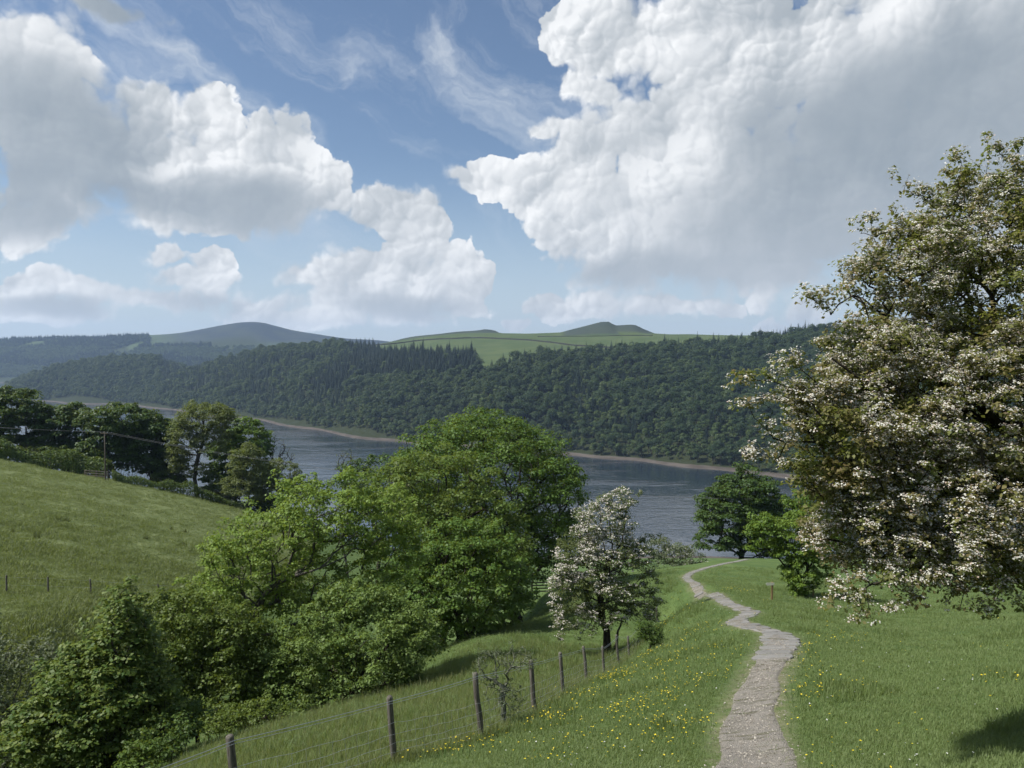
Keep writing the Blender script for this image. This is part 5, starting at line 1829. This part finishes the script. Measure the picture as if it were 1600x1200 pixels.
trot = np.stack([gr.normal(0, .1, nt), gr.normal(0, .1, nt), gr.uniform(0, 6.28, nt)], 1)
scatter("grass", "short meadow grass covering the hillside", np.stack([tx, ty, tz], 1), trot, np.stack([tsc, tsc, tsc * 0.9], 1), tp_, TUFTS)
# field grass, coarser
n_t = 60000
uf = gr.uniform(-40, 520, n_t)
yf = np.exp(gr.uniform(math.log(33), math.log(160), n_t))
xf = (uf - 800) / FPX * yf
sidef = field_side(xf, yf) > 0.5
xf, yf = xf[sidef], yf[sidef]
nt = len(xf)
fsc = gr.uniform(1.0, 2.2, nt) * (1 + 0.5 * vnoise(xf / 3, yf / 3, 14))
M_fieldblade = leaf_mat("field_blade", (0.132, 0.162, 0.066), (0.168, 0.193, 0.082), (0.112, 0.141, 0.056), trans=0.3, inst=True)
FT = [tuft(11, 12, 0.12, 0.16, 0.010, M_fieldblade, 0.7), tuft(12, 14, 0.16, 0.18, 0.010, M_fieldblade, 0.8)]
scatter("field_grass", "rough olive pasture grass on the field beyond the gully", np.stack([xf, yf, height(xf, yf)], 1), np.stack([gr.normal(0, .1, nt), gr.normal(0, .1, nt), gr.uniform(0, 6.28, nt)], 1),
        np.stack([fsc, fsc, fsc * 0.8], 1), gr.integers(0, 2, nt), FT)

# rush and thistle clumps on the field
M_rush = leaf_mat("rush_leaf", (0.022, 0.034, 0.014), (0.035, 0.044, 0.018), (0.045, 0.040, 0.022), trans=0.2)
for k, (u_, v_, d_, s_, lab) in enumerate(((50, 850, 72, .75, "largest dark rush clump low on the left of the field"), (84, 812, 83, .7, "dark rush clump of the close pair in the upper left field"), (97, 810, 84, .55, "smaller clump of the close pair in the upper left field"), (222, 840, 85, .5, "lone dark clump in the middle of the field"), (263, 812, 96, .5, "dark clump high in the field, left of a slightly bigger one"), (285, 812, 97, .6, "dark clump high in the field near the tree row"),
                                            (281, 858, 86, .5, "faint clump at the field's right side by the yellow-green tree"), (187, 807, 98, .35, "tiny clump high in the middle of the field"), (30, 792, 88, .35, "tiny clump near the left edge under the hedge"), (317, 847, 92, .45, "small clump nearest the yellow-green tree"), (12, 845, 72, .5, "brownish clump at the left edge of the field"))):
    b = on_ground(u_, d_)
    r = np.random.default_rng(400 + k)
    V, F_ = [], []
    for i in range(70):
        a = r.uniform(0, 6.28)
        p = np.array((r.normal(0, .3 * s_), r.normal(0, .3 * s_), -0.02))
        hh = s_ * r.uniform(0.5, 1.1)
        d = np.array((math.cos(a), math.sin(a), 0)) * hh * r.uniform(0.1, .6)
        sd_ = np.array((-math.sin(a), math.cos(a), 0)) * 0.018
        o = len(V)
        V += [p - sd_, p + sd_, p + d + np.array((0, 0, hh))]
        F_.append((o, o + 1, o + 2))
    o = mesh_obj("rush_clump", V, F_, M_rush)
    o.location = tuple(b)
    tag(o, lab, "plant", "rush clumps on the field")

# buttercups and daisies
M_butter, q_, qo = new_mat("buttercup_petal")
principled(q_, qo, (0.78, 0.60, 0.02), 0.4, 0.4)
M_daisy, q_, qo = new_mat("daisy_petal")
principled(q_, qo, (0.78, 0.78, 0.74), 0.6, 0.3)
M_stem, q_, qo = new_mat("flower_stem")
principled(q_, qo, (0.06, 0.11, 0.025), 0.7, 0.2)


def flower(seed, h, rad, mat, cup):
    r = np.random.default_rng(seed)
    V, F_, mi = [], [], []
    V += [(-0.002, 0, 0), (0.002, 0, 0), (0.002, 0.01, h), (-0.002, 0.01, h)]
    F_.append((0, 1, 2, 3))
    mi.append(1)
    for k in range(5):
        a = k / 5 * 6.28
        o = len(V)
        for (aa, rr_, zz) in ((a, 0.1, 0), (a - .5, .8, cup), (a, 1.0, cup * 1.2), (a + .5, .8, cup)):
            V.append((math.cos(aa) * rad * rr_, 0.01 + math.sin(aa) * rad * rr_, h + zz * rad))
        F_.append((o, o + 1, o + 2, o + 3))
        mi.append(0)
    return source("flower_pattern", np.array(V, float), F_, [mat, M_stem], mi)


FLW = [flower(1, 0.16, 0.014, M_butter, 0.35), flower(2, 0.20, 0.013, M_butter, 0.4), flower(3, 0.08, 0.011, M_daisy, 0.1)]
patches = [(1000, 1090, 16, 2.6, 260), (880, 1150, 13.5, 1.8, 150), (1080, 1060, 16.5, 1.6, 130), (1080, 1030, 21, 2.4, 170), (1020, 1070, 21, 2.4, 120), (1235, 1070, 14.6, 0.6, 120), (1270, 1040, 17, 0.9, 90), (1290, 1005, 21.5, 0.8, 50), (1180, 1145, 12, 2.6, 60),
           (1150, 932, 40, 0.8, 60), (1130, 995, 26, 1.2, 50), (1330, 1050, 15, 1.6, 40), (760, 1170, 12.6, 1.2, 70), (920, 1190, 11, 1.4, 70), (1060, 1150, 12, 1.4, 60), (950, 1060, 23, 2, 60), (1050, 960, 40, 4, 90), (1450, 1000, 20, 3, 30), (1200, 1010, 22, 2, 20)]
FP, FK = [], []
for (u_, v_, d_, sp2, n_) in patches:
    c = P(u_, v_, d_)
    subs = [(c[0] + gr.normal(0, sp2 * 0.6), c[1] + gr.normal(0, sp2)) for _ in range(max(3, n_ // 14))]
    for i in range(n_):
        sc_ = subs[int(len(subs) * gr.random() ** 1.7)]
        x, y = sc_[0] + gr.normal(0, 0.28), sc_[1] + gr.normal(0, 0.4)
        FP.append((x, y))
        FK.append(gr.integers(0, 2))
for i in range(520):
    a, r_ = gr.uniform(math.radians(-4), math.radians(33)), math.exp(gr.uniform(math.log(9), math.log(48)))
    FP.append((r_ * math.sin(a), r_ * math.cos(a)))
    FK.append(2 if gr.random() < 0.72 else 0)
FP, FK = np.array(FP), np.array(FK)
kpf = (path_dist(FP[:, 0], FP[:, 1]) > 0.6) & (fence_dist(FP[:, 0], FP[:, 1]) > -0.4) & (FP[:, 1] > 7)
FP, FK = FP[kpf], FK[kpf]
nfl = len(FP)
fsz = gr.uniform(0.85, 1.3, nfl) * np.interp(FP[:, 1], [10, 25, 50], [1.0, 1.25, 1.7])
frot = np.stack([gr.normal(-0.25, .3, nfl), gr.normal(0, .3, nfl), gr.uniform(0, 6.28, nfl) * 0], 1)
fz2 = height(FP[:, 0], FP[:, 1])
yel = FK < 2
scatter("buttercups", "scattered yellow buttercups in the grass beside the path", np.column_stack([FP, fz2])[yel], frot[yel], np.repeat(fsz[yel][:, None], 3, 1), FK[yel], FLW)
scatter("daisies", "scattered tiny white daisies in the grass", np.column_stack([FP, fz2])[~yel], frot[~yel], np.repeat(fsz[~yel][:, None], 3, 1), FK[~yel], FLW)
print("GRASS", len(tx), "FIELD", len(xf), "FLOWERS", nfl)
